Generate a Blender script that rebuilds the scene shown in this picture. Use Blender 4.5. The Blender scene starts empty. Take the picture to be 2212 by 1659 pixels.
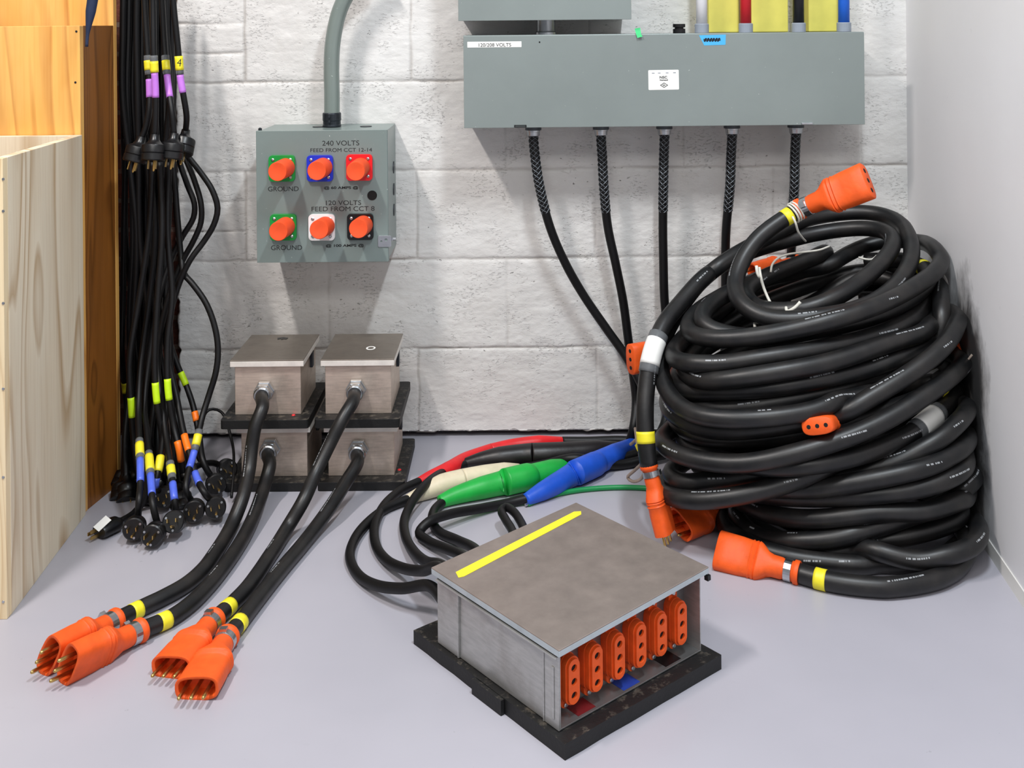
import bpy, math, random
import numpy as np
from mathutils import Vector, Matrix, noise
from mathutils.geometry import tessellate_polygon
random.seed(7)
SC = bpy.context.scene
COL = SC.collection
PI = math.pi
# ---------------------------------------------------------------- camera model
FL, CH, CD, ROLL = 2350.0, .937, 2.48, .0095
RC, RS = math.cos(ROLL), math.sin(ROLL)
def ray(px, py):
    dx, dy = px-1106, py-55
    return (dx*RC-dy*RS)/FL, (dx*RS+dy*RC)/FL
def PD(px, py, d):                      # point at distance d from the camera plane
    a, b = ray(px, py)
    return Vector((a*d, d-CD, CH-b*d))
def PZ(px, py, z):                      # point at height z
    a, b = ray(px, py); d = (CH-z)/b
    return Vector((a*d, d-CD, z))
def PX(p, r=0.0):                       # third entry above 1 is a distance, else a height
    v = PD(*p) if p[2] > 1 else PZ(*p)
    if v.z < r: v = PZ(p[0], p[1], r)
    return v
cam = bpy.data.cameras.new('camera'); co = bpy.data.objects.new('camera', cam); COL.objects.link(co)
cam.sensor_width = 36; cam.lens = FL/2212*36
cam.shift_y = -(829.5-55)/2212
cam.clip_start = .05
co.matrix_world = Matrix.Translation((0, -CD, CH)) @ Matrix.Rotation(PI/2, 4, 'X') @ Matrix.Rotation(-ROLL, 4, 'Z')
SC.camera = co
# ---------------------------------------------------------------- materials
def lin(c):
    if isinstance(c, str):
        c = [int(c[i:i+2], 16)/255 for i in (0, 2, 4)]
        c = [x/12.92 if x <= .04045 else ((x+.055)/1.055)**2.4 for x in c]
    return tuple(c[:3])+(1,)
class NT:
    def __init__(s, name):
        s.m = bpy.data.materials.new(name); s.m.use_nodes = True
        s.t = s.m.node_tree; s.b = s.t.nodes['Principled BSDF']
        s.co = s.t.nodes.new('ShaderNodeTexCoord')
    def n(s, ty, **k):
        x = s.t.nodes.new('ShaderNode'+ty)
        for a, v in k.items():
            if a.startswith('i_'):
                x.inputs[a[2:].replace('_', ' ')].default_value = v
            else: setattr(x, a, v)
        return x
    def l(s, a, b): s.t.links.new(a, b)
    def map(s, src='Object', scale=(1, 1, 1), rot=(0, 0, 0), loc=(0, 0, 0)):
        m = s.n('Mapping'); s.l(s.co.outputs[src], m.inputs[0])
        m.inputs['Scale'].default_value = scale; m.inputs['Rotation'].default_value = rot; m.inputs['Location'].default_value = loc
        return m.outputs[0]
    def noise(s, vec, scale, detail=3, rough=.55, dist=0):
        x = s.n('TexNoise'); s.l(vec, x.inputs['Vector']); x.inputs['Scale'].default_value = scale
        x.inputs['Detail'].default_value = detail; x.inputs['Roughness'].default_value = rough; x.inputs['Distortion'].default_value = dist
        return x.outputs['Fac']
    def ramp(s, fac, stops):
        r = s.n('ValToRGB'); s.l(fac, r.inputs[0]); e = r.color_ramp.elements
        while len(e) < len(stops): e.new(.5)
        for k, (p, c) in enumerate(stops):
            e[k].position = p; e[k].color = lin(c) if not isinstance(c, (int, float)) else (c, c, c, 1)
        return r.outputs[0]
    def mix(s, fac, a, b, blend='MIX'):
        m = s.n('Mix', data_type='RGBA', blend_type=blend)
        for v, i in ((fac, 0), (a, 6), (b, 7)):
            if hasattr(v, 'node'): s.l(v, m.inputs[i])
            else: m.inputs[i].default_value = v if i == 0 else lin(v)
        return m.outputs[2]
    def math(s, op, a, b=0, c=0):
        m = s.n('Math', operation=op)
        for i, v in enumerate((a, b, c)):
            if hasattr(v, 'node'): s.l(v, m.inputs[i])
            else: m.inputs[i].default_value = v
        return m.outputs[0]
    def bump(s, h, strength=.3, dist=.002):
        b = s.n('Bump'); s.l(h, b.inputs['Height']); b.inputs['Strength'].default_value = strength; b.inputs['Distance'].default_value = dist
        s.l(b.outputs[0], s.b.inputs['Normal'])
    def base(s, v):
        if hasattr(v, 'node'): s.l(v, s.b.inputs['Base Color'])
        else: s.b.inputs['Base Color'].default_value = lin(v)
    def set(s, rough=.5, metal=0, spec=.5, **k):
        s.b.inputs['Roughness'].default_value = rough; s.b.inputs['Metallic'].default_value = metal
        s.b.inputs['Specular IOR Level'].default_value = spec
        for a, v in k.items(): s.b.inputs[a.replace('_', ' ')].default_value = v
        return s
def plain(name, c, rough=.5, metal=0, spec=.5, var=.12, scale=40, bump=.15, bscale=180, bd=.0006):
    n = NT(name); n.set(rough, metal, spec)
    v = n.map()
    f = n.noise(v, scale, 4)
    c0 = lin(c)
    d = tuple(x*(1-var) for x in c0[:3]); e = tuple(min(1, x*(1+var)) for x in c0[:3])
    n.base(n.ramp(f, [(.3, d), (.7, e)]))
    if bump: n.bump(n.noise(v, bscale, 3), bump, bd)
    return n.m
M = {}
M['orange'] = plain('orange_rubber', 'e85a1e', .5, spec=.35, var=.1, scale=60, bump=.35, bscale=120, bd=.001)
M['orange_cap'] = plain('orange_vinyl', 'ee5426', .55, spec=.4, var=.06)
M['brass'] = plain('brass', 'c8a868', .3, 1, var=.1)
M['steel'] = plain('zinc_steel', 'c0c4c8', .3, 1, var=.1)
M['darksteel'] = plain('dark_steel', '3c4046', .4, .8, var=.2)
M['glandgrey'] = plain('cast_gland', '50555a', .5, .3, var=.2)
M['black'] = plain('black_plastic', '0c0c0e', .35, var=.2)
M['blacktape'] = plain('black_gloss', '101013', .25, var=.2)
M['cord'] = plain('black_cord', '08080a', .48, spec=.35, var=.25, scale=25)
M['yellow'] = plain('yellow_tape', 'ecdf2c', .45, var=.08)
M['lime'] = plain('lime_tape', 'c8f018', .5, var=.05)
M['otape'] = plain('orange_tape', 'ff7a18', .4, var=.05)
M['violet'] = plain('violet_tape', 'c078dc', .45, var=.08)
M['bluetape'] = plain('blue_band', '5068d8', .35, var=.1)
M['white'] = plain('white_label', 'eeeeea', .5, var=.03)
M['cream'] = plain('cream_rubber', 'dcd0b4', .5, var=.15, scale=20, bump=.3)
M['green'] = plain('green_rubber', '16a840', .45, var=.12, scale=30, bump=.3)
M['blue'] = plain('blue_rubber', '1c54c8', .45, var=.12, scale=30, bump=.3)
M['red'] = plain('red_rubber', 'dc2026', .45, var=.12, scale=30, bump=.3)
M['blackconn'] = plain('black_rubber_sleeve', '161214', .4, var=.3, scale=30, bump=.3)
M['gplas'] = plain('green_plate', '0c9038', .4, var=.06)
M['bplas'] = plain('blue_plate', '1830c0', .4, var=.06)
M['rplas'] = plain('red_plate', 'e01820', .4, var=.06)
M['wplas'] = plain('white_plate', 'ececec', .4, var=.03)
M['kplas'] = plain('black_plate', '08080a', .35, var=.1)
M['text'] = plain('black_lettering', '1c2020', .6, var=.05, bump=0)
M['hole'] = plain('dark_hole', '020202', .8, var=.05, bump=0)
M['pvcgrey'] = plain('grey_fitting', '9098a4', .45, var=.05)
M['wcable'] = plain('white_cable', 'e4e4e8', .4, var=.04)
M['rcable'] = plain('red_cable', 'c41424', .4, var=.06)
M['kcable'] = plain('navy_black_cable', '0a0a14', .35, var=.1)
M['bcable'] = plain('blue_cable', '1c66d8', .4, var=.06)
M['gcable'] = plain('green_wire', '108848', .4, var=.06)
M['navy'] = plain('navy_webbing', '1c2a48', .6, var=.15)
M['string'] = plain('white_string', 'd8d6cc', .7, var=.08, bump=.4, bscale=400)
M['dirtystring'] = plain('grimy_string', '98887c', .8, var=.2, bump=.4, bscale=400)
M['ybrd'] = plain('yellow_painted_board', 'e0d768', .5, var=.12, scale=12)
M['gtape'] = plain('green_masking_tape', '38c878', .6, var=.05)
M['ctape'] = plain('cyan_masking_tape', '4cb4ec', .6, var=.05)
M['dblue'] = plain('blue_marker_tape', '1c3c98', .5, var=.1)
M['dred'] = plain('dark_red_tape', '6c1418', .5, var=.1)
def clear_sleeve():
    n = NT('clear_sleeve'); n.base('b8bcc0'); n.set(.12, 0, .6); n.b.inputs['Transmission Weight'].default_value = .75
    n.b.inputs['IOR'].default_value = 1.15
    n.bump(n.noise(n.map(), 90, 2), .3, .001); return n.m
M['clear'] = clear_sleeve()
def greypaint(name, c, rough=.38):
    n = NT(name); v = n.map()
    c0 = lin(c)[:3]
    f = n.noise(v, 5, 5, .6)
    col = n.ramp(f, [(.3, tuple(x*.93 for x in c0)), (.7, tuple(x*1.05 for x in c0))])
    sc = n.noise(n.map(scale=(1, 1, 1)), 140, 2)
    col = n.mix(n.ramp(sc, [(.735, 0.), (.76, .6)]), col, 'd8dcd8')
    n.base(col); n.set(rough, 0.15, .5)
    n.bump(n.noise(v, 260, 2), .12, .0005)
    return n.m
M['grey'] = greypaint('grey_enamel', '88918f')
M['grey2'] = greypaint('grey_green_enamel', '7f8d8a', .33)
M['galv'] = greypaint('painted_conduit', '808b86', .3)
def stainless(name, c, rough, stretch=(1, 1, 12), dirt=.35):
    n = NT(name); v = n.map(scale=stretch); w = n.map()
    c0 = lin(c)[:3]
    f = n.noise(v, 30, 4, .6)
    col = n.ramp(f, [(.3, tuple(x*.86 for x in c0)), (.7, tuple(x*1.08 for x in c0))])
    d = n.ramp(n.noise(w, 14, 6, .65), [(.5, 0.), (.72, 1.)])
    col = n.mix(n.math('MULTIPLY', d, dirt), col, '6a5c50')
    n.base(col)
    n.l(n.math('MULTIPLY_ADD', n.noise(w, 18, 4), .25, rough-.12), n.b.inputs['Roughness'])
    n.b.inputs['Metallic'].default_value = .7
    n.bump(n.noise(v, 120, 2), .08, .0004)
    return n.m
M['ss'] = stainless('brushed_stainless', 'd4c4b6', .42)
M['sslid'] = stainless('shaded_stainless_lid', '8e857b', .38, (1, 1, 1), .25)  # lid top darkened in colour for the shadow it reflects
M['ssside'] = stainless('stainless_side', 'b8b8b6', .40, (1, 1, 6), .3)
M['ssrim'] = stainless('lit_stainless_rim', 'f2ece4', .4, (1, 1, 1), .08)  # lit copy of the lid steel, brightness painted into the lip
M['ssrim'].node_tree.nodes['Principled BSDF'].inputs['Metallic'].default_value = .35
M['ssrim2'] = stainless('lit_steel_rim', 'bcc6cb', .4, (1, 1, 1), .08)  # floor box lip lightened in colour, as if catching the light
M['ssrim2'].node_tree.nodes['Principled BSDF'].inputs['Metallic'].default_value = .35
M['ssbig'] = stainless('stainless_box_lid', 'a3968f', .42, (1, 1, 1), .15)
M['ssfront'] = stainless('stainless_front', '8c8e8e', .3, (1, 1, 6), .2)
def matrubber():
    n = NT('mat_rubber'); w = n.map()
    d = n.ramp(n.noise(w, 60, 6, .7), [(.52, 0.), (.72, 1.)])
    g = n.n('NewGeometry'); sx = n.n('SeparateXYZ'); n.l(g.outputs['Normal'], sx.inputs[0])
    up = n.math('GREATER_THAN', sx.outputs[2], .7)
    col = n.mix(n.math('MULTIPLY', n.math('MULTIPLY', d, up), .45), '0b0b0c', '8a8072')
    n.base(col); n.set(.6); n.bump(n.noise(w, 200, 3), .5, .001); return n.m
M['mat'] = matrubber()
def cable_mat():
    n = NT('black_cable_jacket'); w = n.map()
    uv = n.n('SeparateXYZ'); n.l(n.co.outputs['UV'], uv.inputs[0])
    u, v = uv.outputs[0], uv.outputs[1]
    dust = n.ramp(n.noise(w, 22, 5, .6), [(.4, 0.), (.75, 1.)])
    col = n.mix(n.math('MULTIPLY', dust, .5), '0f1012', '34302d')
    # printed legend: short pale marks along one line of the jacket
    cu = n.n('CombineXYZ'); n.l(u, cu.inputs[0])
    a = n.noise(cu.outputs[0], 260, 1); b = n.noise(cu.outputs[0], 9, 2); dr = n.noise(cu.outputs[0], 1.3, 1)
    on = n.math('MULTIPLY', n.math('GREATER_THAN', a, .47), n.math('GREATER_THAN', b, .56))
    dv = n.math('ABSOLUTE', n.math('SUBTRACT', v, n.math('FRACT', n.math('MULTIPLY_ADD', dr, 1.1, -.42))))
    line = n.math('LESS_THAN', dv, .014)
    col = n.mix(n.math('MULTIPLY', n.math('MULTIPLY', on, line), .5), col, 'c4c8cc')
    n.base(col); n.set(.42, 0, .5)
    n.bump(n.noise(w, 160, 3), .2, .0006); return n.m
M['cable'] = cable_mat()
def wood(name, a, b, c, scale=1, rough=.5, knots=0.0, rot=0):
    n = NT(name)
    v = n.map(scale=(9*scale, 9*scale, 1.1*scale), rot=(0, 0, rot))
    w = n.n('TexNoise'); n.l(v, w.inputs['Vector']); w.inputs['Scale'].default_value = .55; w.inputs['Detail'].default_value = 2; w.inputs['Distortion'].default_value = .9
    rings = n.math('FRACT', n.math('MULTIPLY', w.outputs['Fac'], 11))
    rr = n.ramp(rings, [(0, 0.), (.55, .25), (.85, 1.), (1, .1)])
    col = n.mix(n.math('MULTIPLY', rr, .8), a, b)
    bl = n.ramp(n.noise(n.map(scale=(3, 3, 1)), 2.2, 4, .6), [(.35, 0.), (.7, 1.)])
    col = n.mix(n.math('MULTIPLY', bl, .6), col, c)
    fi = n.noise(n.map(scale=(220, 220, 6)), 1, 3)
    col = n.mix(n.math('MULTIPLY', n.ramp(fi, [(.45, 0.), (.8, 1.)]), .25), col, b)
    n.base(col); n.set(rough, 0, .35); n.bump(fi, .15, .0006)
    return n.m
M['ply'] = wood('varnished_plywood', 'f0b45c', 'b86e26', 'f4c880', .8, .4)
M['plyshade'] = wood('shaded_varnished_plywood', '925a22', '52300e', '74461c', 1.6, .4)  # darker plywood copy, the cabinet side's shade put into its colour
M['pine'] = wood('raw_plywood', 'eaddc4', 'a88250', 'ddd4c0', .8, .65)
M['pineedge'] = wood('raw_plywood_edge', 'ecd8b0', 'c8a674', 'f0e0c0', 2.5, .7)
def wallmat():
    n = NT('painted_block'); w = n.map()
    big = n.noise(w, 2.4, 5, .6)
    col = n.ramp(big, [(.3, 'd2cfcb'), (.5, 'dcdad7'), (.7, 'e4e3e1')])
    st = n.ramp(n.noise(w, 7, 6, .7), [(.60, 0.), (.80, 1.)])
    col = n.mix(n.math('MULTIPLY', st, .35), col, 'a89a8e')
    at = n.n('Attribute'); at.attribute_name = 'joint'
    col = n.mix(n.math('MULTIPLY', at.outputs['Fac'], .6), col, '8c847c')
    # pinholes in the blocks
    mp = n.map(scale=(1, 1, 1.8)); ns = n.noise(mp, 75, 4, .6)
    gate = n.ramp(n.noise(w, 9, 2), [(.5, 0.), (.62, 1.)])
    pit = n.math('MULTIPLY', n.ramp(ns, [(.665, 0.), (.70, 1.)]), gate)
    col = n.mix(n.math('MULTIPLY', pit, .75), col, '5a544e')
    at2 = n.n('Attribute'); at2.attribute_name = 'bare'
    col = n.mix(at2.outputs['Fac'], col, '3a2c22')
    n.base(col); n.set(.42, 0, .4)
    lo = n.noise(n.map(scale=(1, 1, 1.6)), 28, 5, .6)
    fi = n.noise(n.map(scale=(1, 1, 2.2)), 110, 4, .6)
    chip = n.ramp(fi, [(.56, 0.), (.64, 1.)]); g2 = n.ramp(n.noise(w, 13, 3), [(.48, 0.), (.6, 1.)])
    h = n.math('SUBTRACT', lo, n.math('MULTIPLY', pit, 1.0))
    h = n.math('SUBTRACT', h, n.math('MULTIPLY', n.math('MULTIPLY', chip, g2), .45))
    n.bump(h, .8, .003); return n.m
M['wall'] = wallmat()
def sidewall():
    n = NT('painted_side_wall'); w = n.map()
    col = n.ramp(n.noise(w, 1.8, 4), [(.3, 'e9e8ea'), (.7, 'f0f0f2')])
    # black cable scuffs, with the coil pile's shadow painted into the same patch
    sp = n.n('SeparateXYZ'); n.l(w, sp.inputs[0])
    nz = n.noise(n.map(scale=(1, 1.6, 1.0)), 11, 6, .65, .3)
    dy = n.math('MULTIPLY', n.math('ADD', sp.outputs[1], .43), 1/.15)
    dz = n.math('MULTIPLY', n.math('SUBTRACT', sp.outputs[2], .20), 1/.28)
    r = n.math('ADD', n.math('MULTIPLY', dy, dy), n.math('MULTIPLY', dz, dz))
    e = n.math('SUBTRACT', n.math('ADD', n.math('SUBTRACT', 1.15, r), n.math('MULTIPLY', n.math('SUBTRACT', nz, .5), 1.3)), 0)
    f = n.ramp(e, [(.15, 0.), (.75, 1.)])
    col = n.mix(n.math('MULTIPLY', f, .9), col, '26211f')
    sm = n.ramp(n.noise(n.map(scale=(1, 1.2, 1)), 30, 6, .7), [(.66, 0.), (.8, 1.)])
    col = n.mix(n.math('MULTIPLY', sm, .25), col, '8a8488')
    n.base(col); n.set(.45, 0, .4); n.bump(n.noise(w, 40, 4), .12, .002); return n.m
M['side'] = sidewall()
def floormat():
    n = NT('painted_floor'); w = n.map()
    col = n.ramp(n.noise(w, 1.6, 4), [(.3, 'a3a2ab'), (.7, 'afadb6')])
    sp = n.ramp(n.noise(w, 75, 3), [(.735, 0.), (.76, 1.)])
    col = n.mix(n.math('MULTIPLY', sp, .3), col, '6c6a70')
    mk = n.ramp(n.noise(n.map(scale=(1, 2, 1)), 12, 6, .7), [(.66, 0.), (.8, 1.)])
    col = n.mix(n.math('MULTIPLY', mk, .22), col, '8c8890')
    n.base(col)
    n.l(n.math('MULTIPLY_ADD', n.noise(w, 6, 4), .2, .28), n.b.inputs['Roughness'])
    n.bump(n.noise(w, 9, 5), .12, .004); return n.m
M['floor'] = floormat()
def brickmat():
    n = NT('bare_brick')
    v = n.map(rot=(PI/2, 0, 0)); b = n.n('TexBrick'); n.l(v, b.inputs['Vector'])
    b.inputs['Color1'].default_value = lin('5c2e24'); b.inputs['Color2'].default_value = lin('3c2822'); b.inputs['Mortar'].default_value = lin('6e655c')
    b.inputs['Scale'].default_value = 1; b.inputs['Brick Width'].default_value = .2; b.inputs['Row Height'].default_value = .0677
    b.inputs['Mortar Size'].default_value = .006
    f = n.ramp(n.noise(n.map(), 30, 5, .7), [(.35, 0.), (.7, 1.)])
    n.base(n.mix(n.math('MULTIPLY', f, .6), b.outputs[0], '8a4632')); n.set(.85)
    n.bump(n.math('SUBTRACT', n.noise(n.map(), 60, 5), b.outputs['Fac']), .8, .006); return n.m
M['brick'] = brickmat()
M['void'] = plain('gap_shade', '0a0908', .9, var=.3)  # near-black colour painted in for the shade inside the wall foot gap
M['trim'] = plain('cream_trim', 'd8d6d2', .5, var=.05, scale=8)
M['blackwood'] = plain('scuffed_board', '3a2a22', .7, var=.4, scale=20)
# ---------------------------------------------------------------- mesh helpers
def tag(o, label, cat, group=None, kind=None):
    o['label'] = label; o['category'] = cat
    if group: o['group'] = group
    if kind: o['kind'] = kind
    return o
WM = {}
def thing(name, label, cat, loc=(0, 0, 0), rotz=0, group=None):
    o = bpy.data.objects.new(name, None); COL.objects.link(o)
    o.empty_display_size = .05
    o.location = loc; o.rotation_euler = (0, 0, rotz)
    WM[o] = Matrix.Translation(loc) @ Matrix.Rotation(rotz, 4, 'Z')
    return tag(o, label, cat, group)
def mk(name, verts, faces, mat, parent=None, smooth=False, uvs=None, world=False, bevel=0, seg=2, label=None):
    me = bpy.data.meshes.new(name)
    verts = [Vector(v) for v in verts]
    own = Matrix.Identity(4)
    if parent is not None and world:
        inv = WM[parent].inverted(); verts = [inv @ v for v in verts]
    me.from_pydata([tuple(v) for v in verts], [], faces)
    for m in (mat if isinstance(mat, (list, tuple)) else [mat]): me.materials.append(m)
    if uvs:
        l = me.uv_layers.new(name='UVMap'); k = 0
        flat = []
        for f in uvs:
            for c in f: flat.extend(c)
        l.data.foreach_set('uv', flat)
    if smooth: me.polygons.foreach_set('use_smooth', [True]*len(me.polygons))
    me.validate(); me.update()
    o = bpy.data.objects.new(name, me); COL.objects.link(o)
    if parent is not None:
        o.parent = parent; WM[o] = WM[parent].copy()
    else: WM[o] = Matrix.Identity(4)
    if bevel:
        b = o.modifiers.new('bevel', 'BEVEL'); b.width = bevel; b.segments = seg; b.limit_method = 'ANGLE'; b.angle_limit = .6
        b.harden_normals = False
    if label: o['label'] = label
    return o
class MB:
    def __init__(s): s.v = []; s.f = []
    def add(s, v, f, T=None):
        n = len(s.v)
        s.v += [(T @ Vector(x)) if T is not None else Vector(x) for x in v]
        s.f += [tuple(n+i for i in q) for q in f]; return s
    def box(s, x0, x1, y0, y1, z0, z1, T=None):
        v = [(x, y, z) for z in (z0, z1) for y in (y0, y1) for x in (x0, x1)]
        return s.add(v, [(0, 2, 3, 1), (4, 5, 7, 6), (0, 1, 5, 4), (2, 6, 7, 3), (0, 4, 6, 2), (1, 3, 7, 5)], T)
    def prism(s, outer, z0, z1, holes=(), T=None):      # polygon in xy, hole walls built, extruded z0..z1
        loops = [list(outer)]+[list(h) for h in holes]
        flat = [p for l in loops for p in l]; n = len(flat)
        tris = tessellate_polygon([[Vector((p[0], p[1], 0)) for p in l] for l in loops])
        v = [(p[0], p[1], z0) for p in flat]+[(p[0], p[1], z1) for p in flat]
        f = []
        for t in tris:
            a, b, c = [flat[i] for i in t]
            ar = (b[0]-a[0])*(c[1]-a[1])-(c[0]-a[0])*(b[1]-a[1])
            t = t if ar > 0 else (t[0], t[2], t[1])
            f.append(tuple(i+n for i in t)); f.append((t[2], t[1], t[0]))
        k = 0
        for li, l in enumerate(loops):
            m = len(l)
            ar = sum(l[i][0]*l[(i+1) % m][1]-l[(i+1) % m][0]*l[i][1] for i in range(m))
            ccw = (ar > 0) == (li == 0)
            for i in range(m):
                a, b = k+i, k+(i+1) % m
                f.append((a, b, b+n, a+n) if ccw else (b, a, a+n, b+n))
            k += m
        return s.add(v, f, T)
    def lathe(s, prof, n=24, T=None, cap=True):         # prof (r, z) about local z
        v = []; f = []
        for r, z in prof:
            for i in range(n):
                a = 2*PI*i/n; v.append((r*math.cos(a), r*math.sin(a), z))
        for k in range(len(prof)-1):
            for i in range(n):
                j = (i+1) % n
                f.append((k*n+i, k*n+j, (k+1)*n+j, (k+1)*n+i))
        if cap:
            f.append(tuple(range(n))[::-1]); f.append(tuple((len(prof)-1)*n+i for i in range(n)))
        return s.add(v, f, T)
    def rings(s, rings, T=None, cap=(True, True)):
        n = len(rings[0]); v = [p for r in rings for p in r]; f = []
        for k in range(len(rings)-1):
            for i in range(n):
                j = (i+1) % n
                f.append((k*n+i, k*n+j, (k+1)*n+j, (k+1)*n+i))
        if cap[0]: f.append(tuple(range(n))[::-1])
        if cap[1]: f.append(tuple((len(rings)-1)*n+i for i in range(n)))
        return s.add(v, f, T)
    def build(s, name, mat, parent=None, **k): return mk(name, s.v, s.f, mat, parent, **k)
def frame(origin, z, x=None):
    z = Vector(z).normalized()
    x = Vector(x) if x is not None else (Vector((0, 0, 1)) if abs(z.z) < .95 else Vector((1, 0, 0)))
    x = (x-z*x.dot(z)).normalized(); y = z.cross(x)
    m = Matrix.Identity(4)
    for i, c in enumerate((x, y, z)):
        for r in range(3): m[r][i] = c[r]
    m.translation = origin; return m
def circ(r, n=20, cx=0, cy=0): return [(cx+r*math.cos(2*PI*i/n), cy+r*math.sin(2*PI*i/n)) for i in range(n)]
def rrect(w, h, r, n=5, cx=0, cy=0):
    p = []
    for sx, sy, a0 in ((1, 1, 0), (-1, 1, 90), (-1, -1, 180), (1, -1, 270)):
        for k in range(n+1):
            a = math.radians(a0+90*k/n)
            p.append((cx+sx*(w/2-r)+r*math.cos(a), cy+sy*(h/2-r)+r*math.sin(a)))
    return p
def catmull(P, step=.008, closed=False, vals=None):
    P = [Vector(p) for p in P]; n = len(P); out = []; ov = []
    g = (lambda i: P[i % n]) if closed else (lambda i: P[max(0, min(n-1, i))] if 0 <= i < n else (2*P[0]-P[1] if i < 0 else 2*P[-1]-P[-2]))
    for i in range(n if closed else n-1):
        a, b, c, d = g(i-1), g(i), g(i+1), g(i+2)
        t0 = 0; t1 = t0+max(1e-5, (b-a).length)**.5; t2 = t1+max(1e-5, (c-b).length)**.5; t3 = t2+max(1e-5, (d-c).length)**.5
        m = max(2, int((c-b).length/step+.5))
        for k in range(m):
            t = t1+(t2-t1)*k/m
            A1 = a*((t1-t)/(t1-t0))+b*((t-t0)/(t1-t0)); A2 = b*((t2-t)/(t2-t1))+c*((t-t1)/(t2-t1)); A3 = c*((t3-t)/(t3-t2))+d*((t-t2)/(t3-t2))
            B1 = A1*((t2-t)/(t2-t0))+A2*((t-t0)/(t2-t0)); B2 = A2*((t3-t)/(t3-t1))+A3*((t-t1)/(t3-t1))
            out.append(B1*((t2-t)/(t2-t1))+B2*((t-t1)/(t2-t1)))
            if vals: ov.append(vals[i]*(1-k/m)+vals[(i+1) % n]*(k/m))
    if not closed:
        out.append(P[-1].copy())
        if vals: ov.append(vals[-1])
    return (out, ov) if vals else out
def tube(name, pts, r, mat, parent=None, n=14, world=True, label=None, cap=True):
    pts = [Vector(p) for p in pts]; N = len(pts)
    R = r if isinstance(r, (list, tuple)) else [r]*N
    T = []
    for i in range(N):
        t = pts[min(i+1, N-1)]-pts[max(i-1, 0)]
        T.append(t.normalized() if t.length > 1e-9 else Vector((0, 0, 1)))
    up = Vector((0, 0, 1)); nx = (up-T[0]*T[0].dot(up))
    if nx.length < .2: nx = Vector((0, -1, 0))-T[0]*T[0].dot(Vector((0, -1, 0)))
    nx.normalize(); v = []; us = []; u = 0
    for i in range(N):
        if i:
            u += (pts[i]-pts[i-1]).length
            w = nx*.93+(up-T[i]*T[i].dot(up))*.07
            nx = (w-T[i]*T[i].dot(w)).normalized()
        by = T[i].cross(nx); us.append(u)
        for k in range(n):
            a = 2*PI*k/n
            v.append(pts[i]+(nx*math.cos(a)+by*math.sin(a))*R[i])
    f = []; uv = []
    for i in range(N-1):
        for k in range(n):
            j = (k+1) % n
            f.append((i*n+k, i*n+j, (i+1)*n+j, (i+1)*n+k))
            v0, v1 = k/n, (k+1)/n
            uv.append([(us[i], v0), (us[i], v1), (us[i+1], v1), (us[i+1], v0)])
    if cap:
        f.append(tuple(range(n))[::-1]); uv.append([(0, 0)]*n)
        f.append(tuple((N-1)*n+k for k in range(n))); uv.append([(0, 0)]*n)
    return mk(name, v, f, mat, parent, smooth=True, uvs=uv, world=world, label=label)
def band(name, pts, s0, s1, r, mat, parent, label=None, n=16):       # ring of tape over arc-length range of a path
    pts = [Vector(p) for p in pts]; L = [0]
    for i in range(1, len(pts)): L.append(L[-1]+(pts[i]-pts[i-1]).length)
    def at(s):
        s = max(0, min(L[-1], s))
        for i in range(1, len(L)):
            if L[i] >= s:
                t = (s-L[i-1])/max(1e-9, L[i]-L[i-1]); return pts[i-1].lerp(pts[i], t)
        return pts[-1]
    m = max(2, int((s1-s0)/.006)+1)
    q = [at(s0+(s1-s0)*k/m) for k in range(m+1)]
    return tube(name, q, r, mat, parent, n=n, label=label)
def text(name, s, T, width, height, mat, parent, label=None, bold=0, world=True):
    cu = bpy.data.curves.new('tmp', 'FONT'); cu.body = s; cu.size = 1; cu.offset = bold; cu.extrude = 0
    o = bpy.data.objects.new('tmp', cu); COL.objects.link(o)
    bpy.context.view_layer.update()
    e = o.evaluated_get(bpy.context.evaluated_depsgraph_get()); me = e.to_mesh()
    vs = [v.co.copy() for v in me.vertices]; fs = [tuple(p.vertices) for p in me.polygons]
    e.to_mesh_clear(); bpy.data.objects.remove(o); bpy.data.curves.remove(cu)
    x0, x1 = min(v.x for v in vs), max(v.x for v in vs); y0, y1 = min(v.y for v in vs), max(v.y for v in vs)
    vs = [T @ Vector(((v.x-(x0+x1)/2)*width/(x1-x0), (v.y-(y0+y1)/2)*height/(y1-y0), 0)) for v in vs]
    return mk(name, vs, fs, mat, parent, world=world, label=label)
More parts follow.
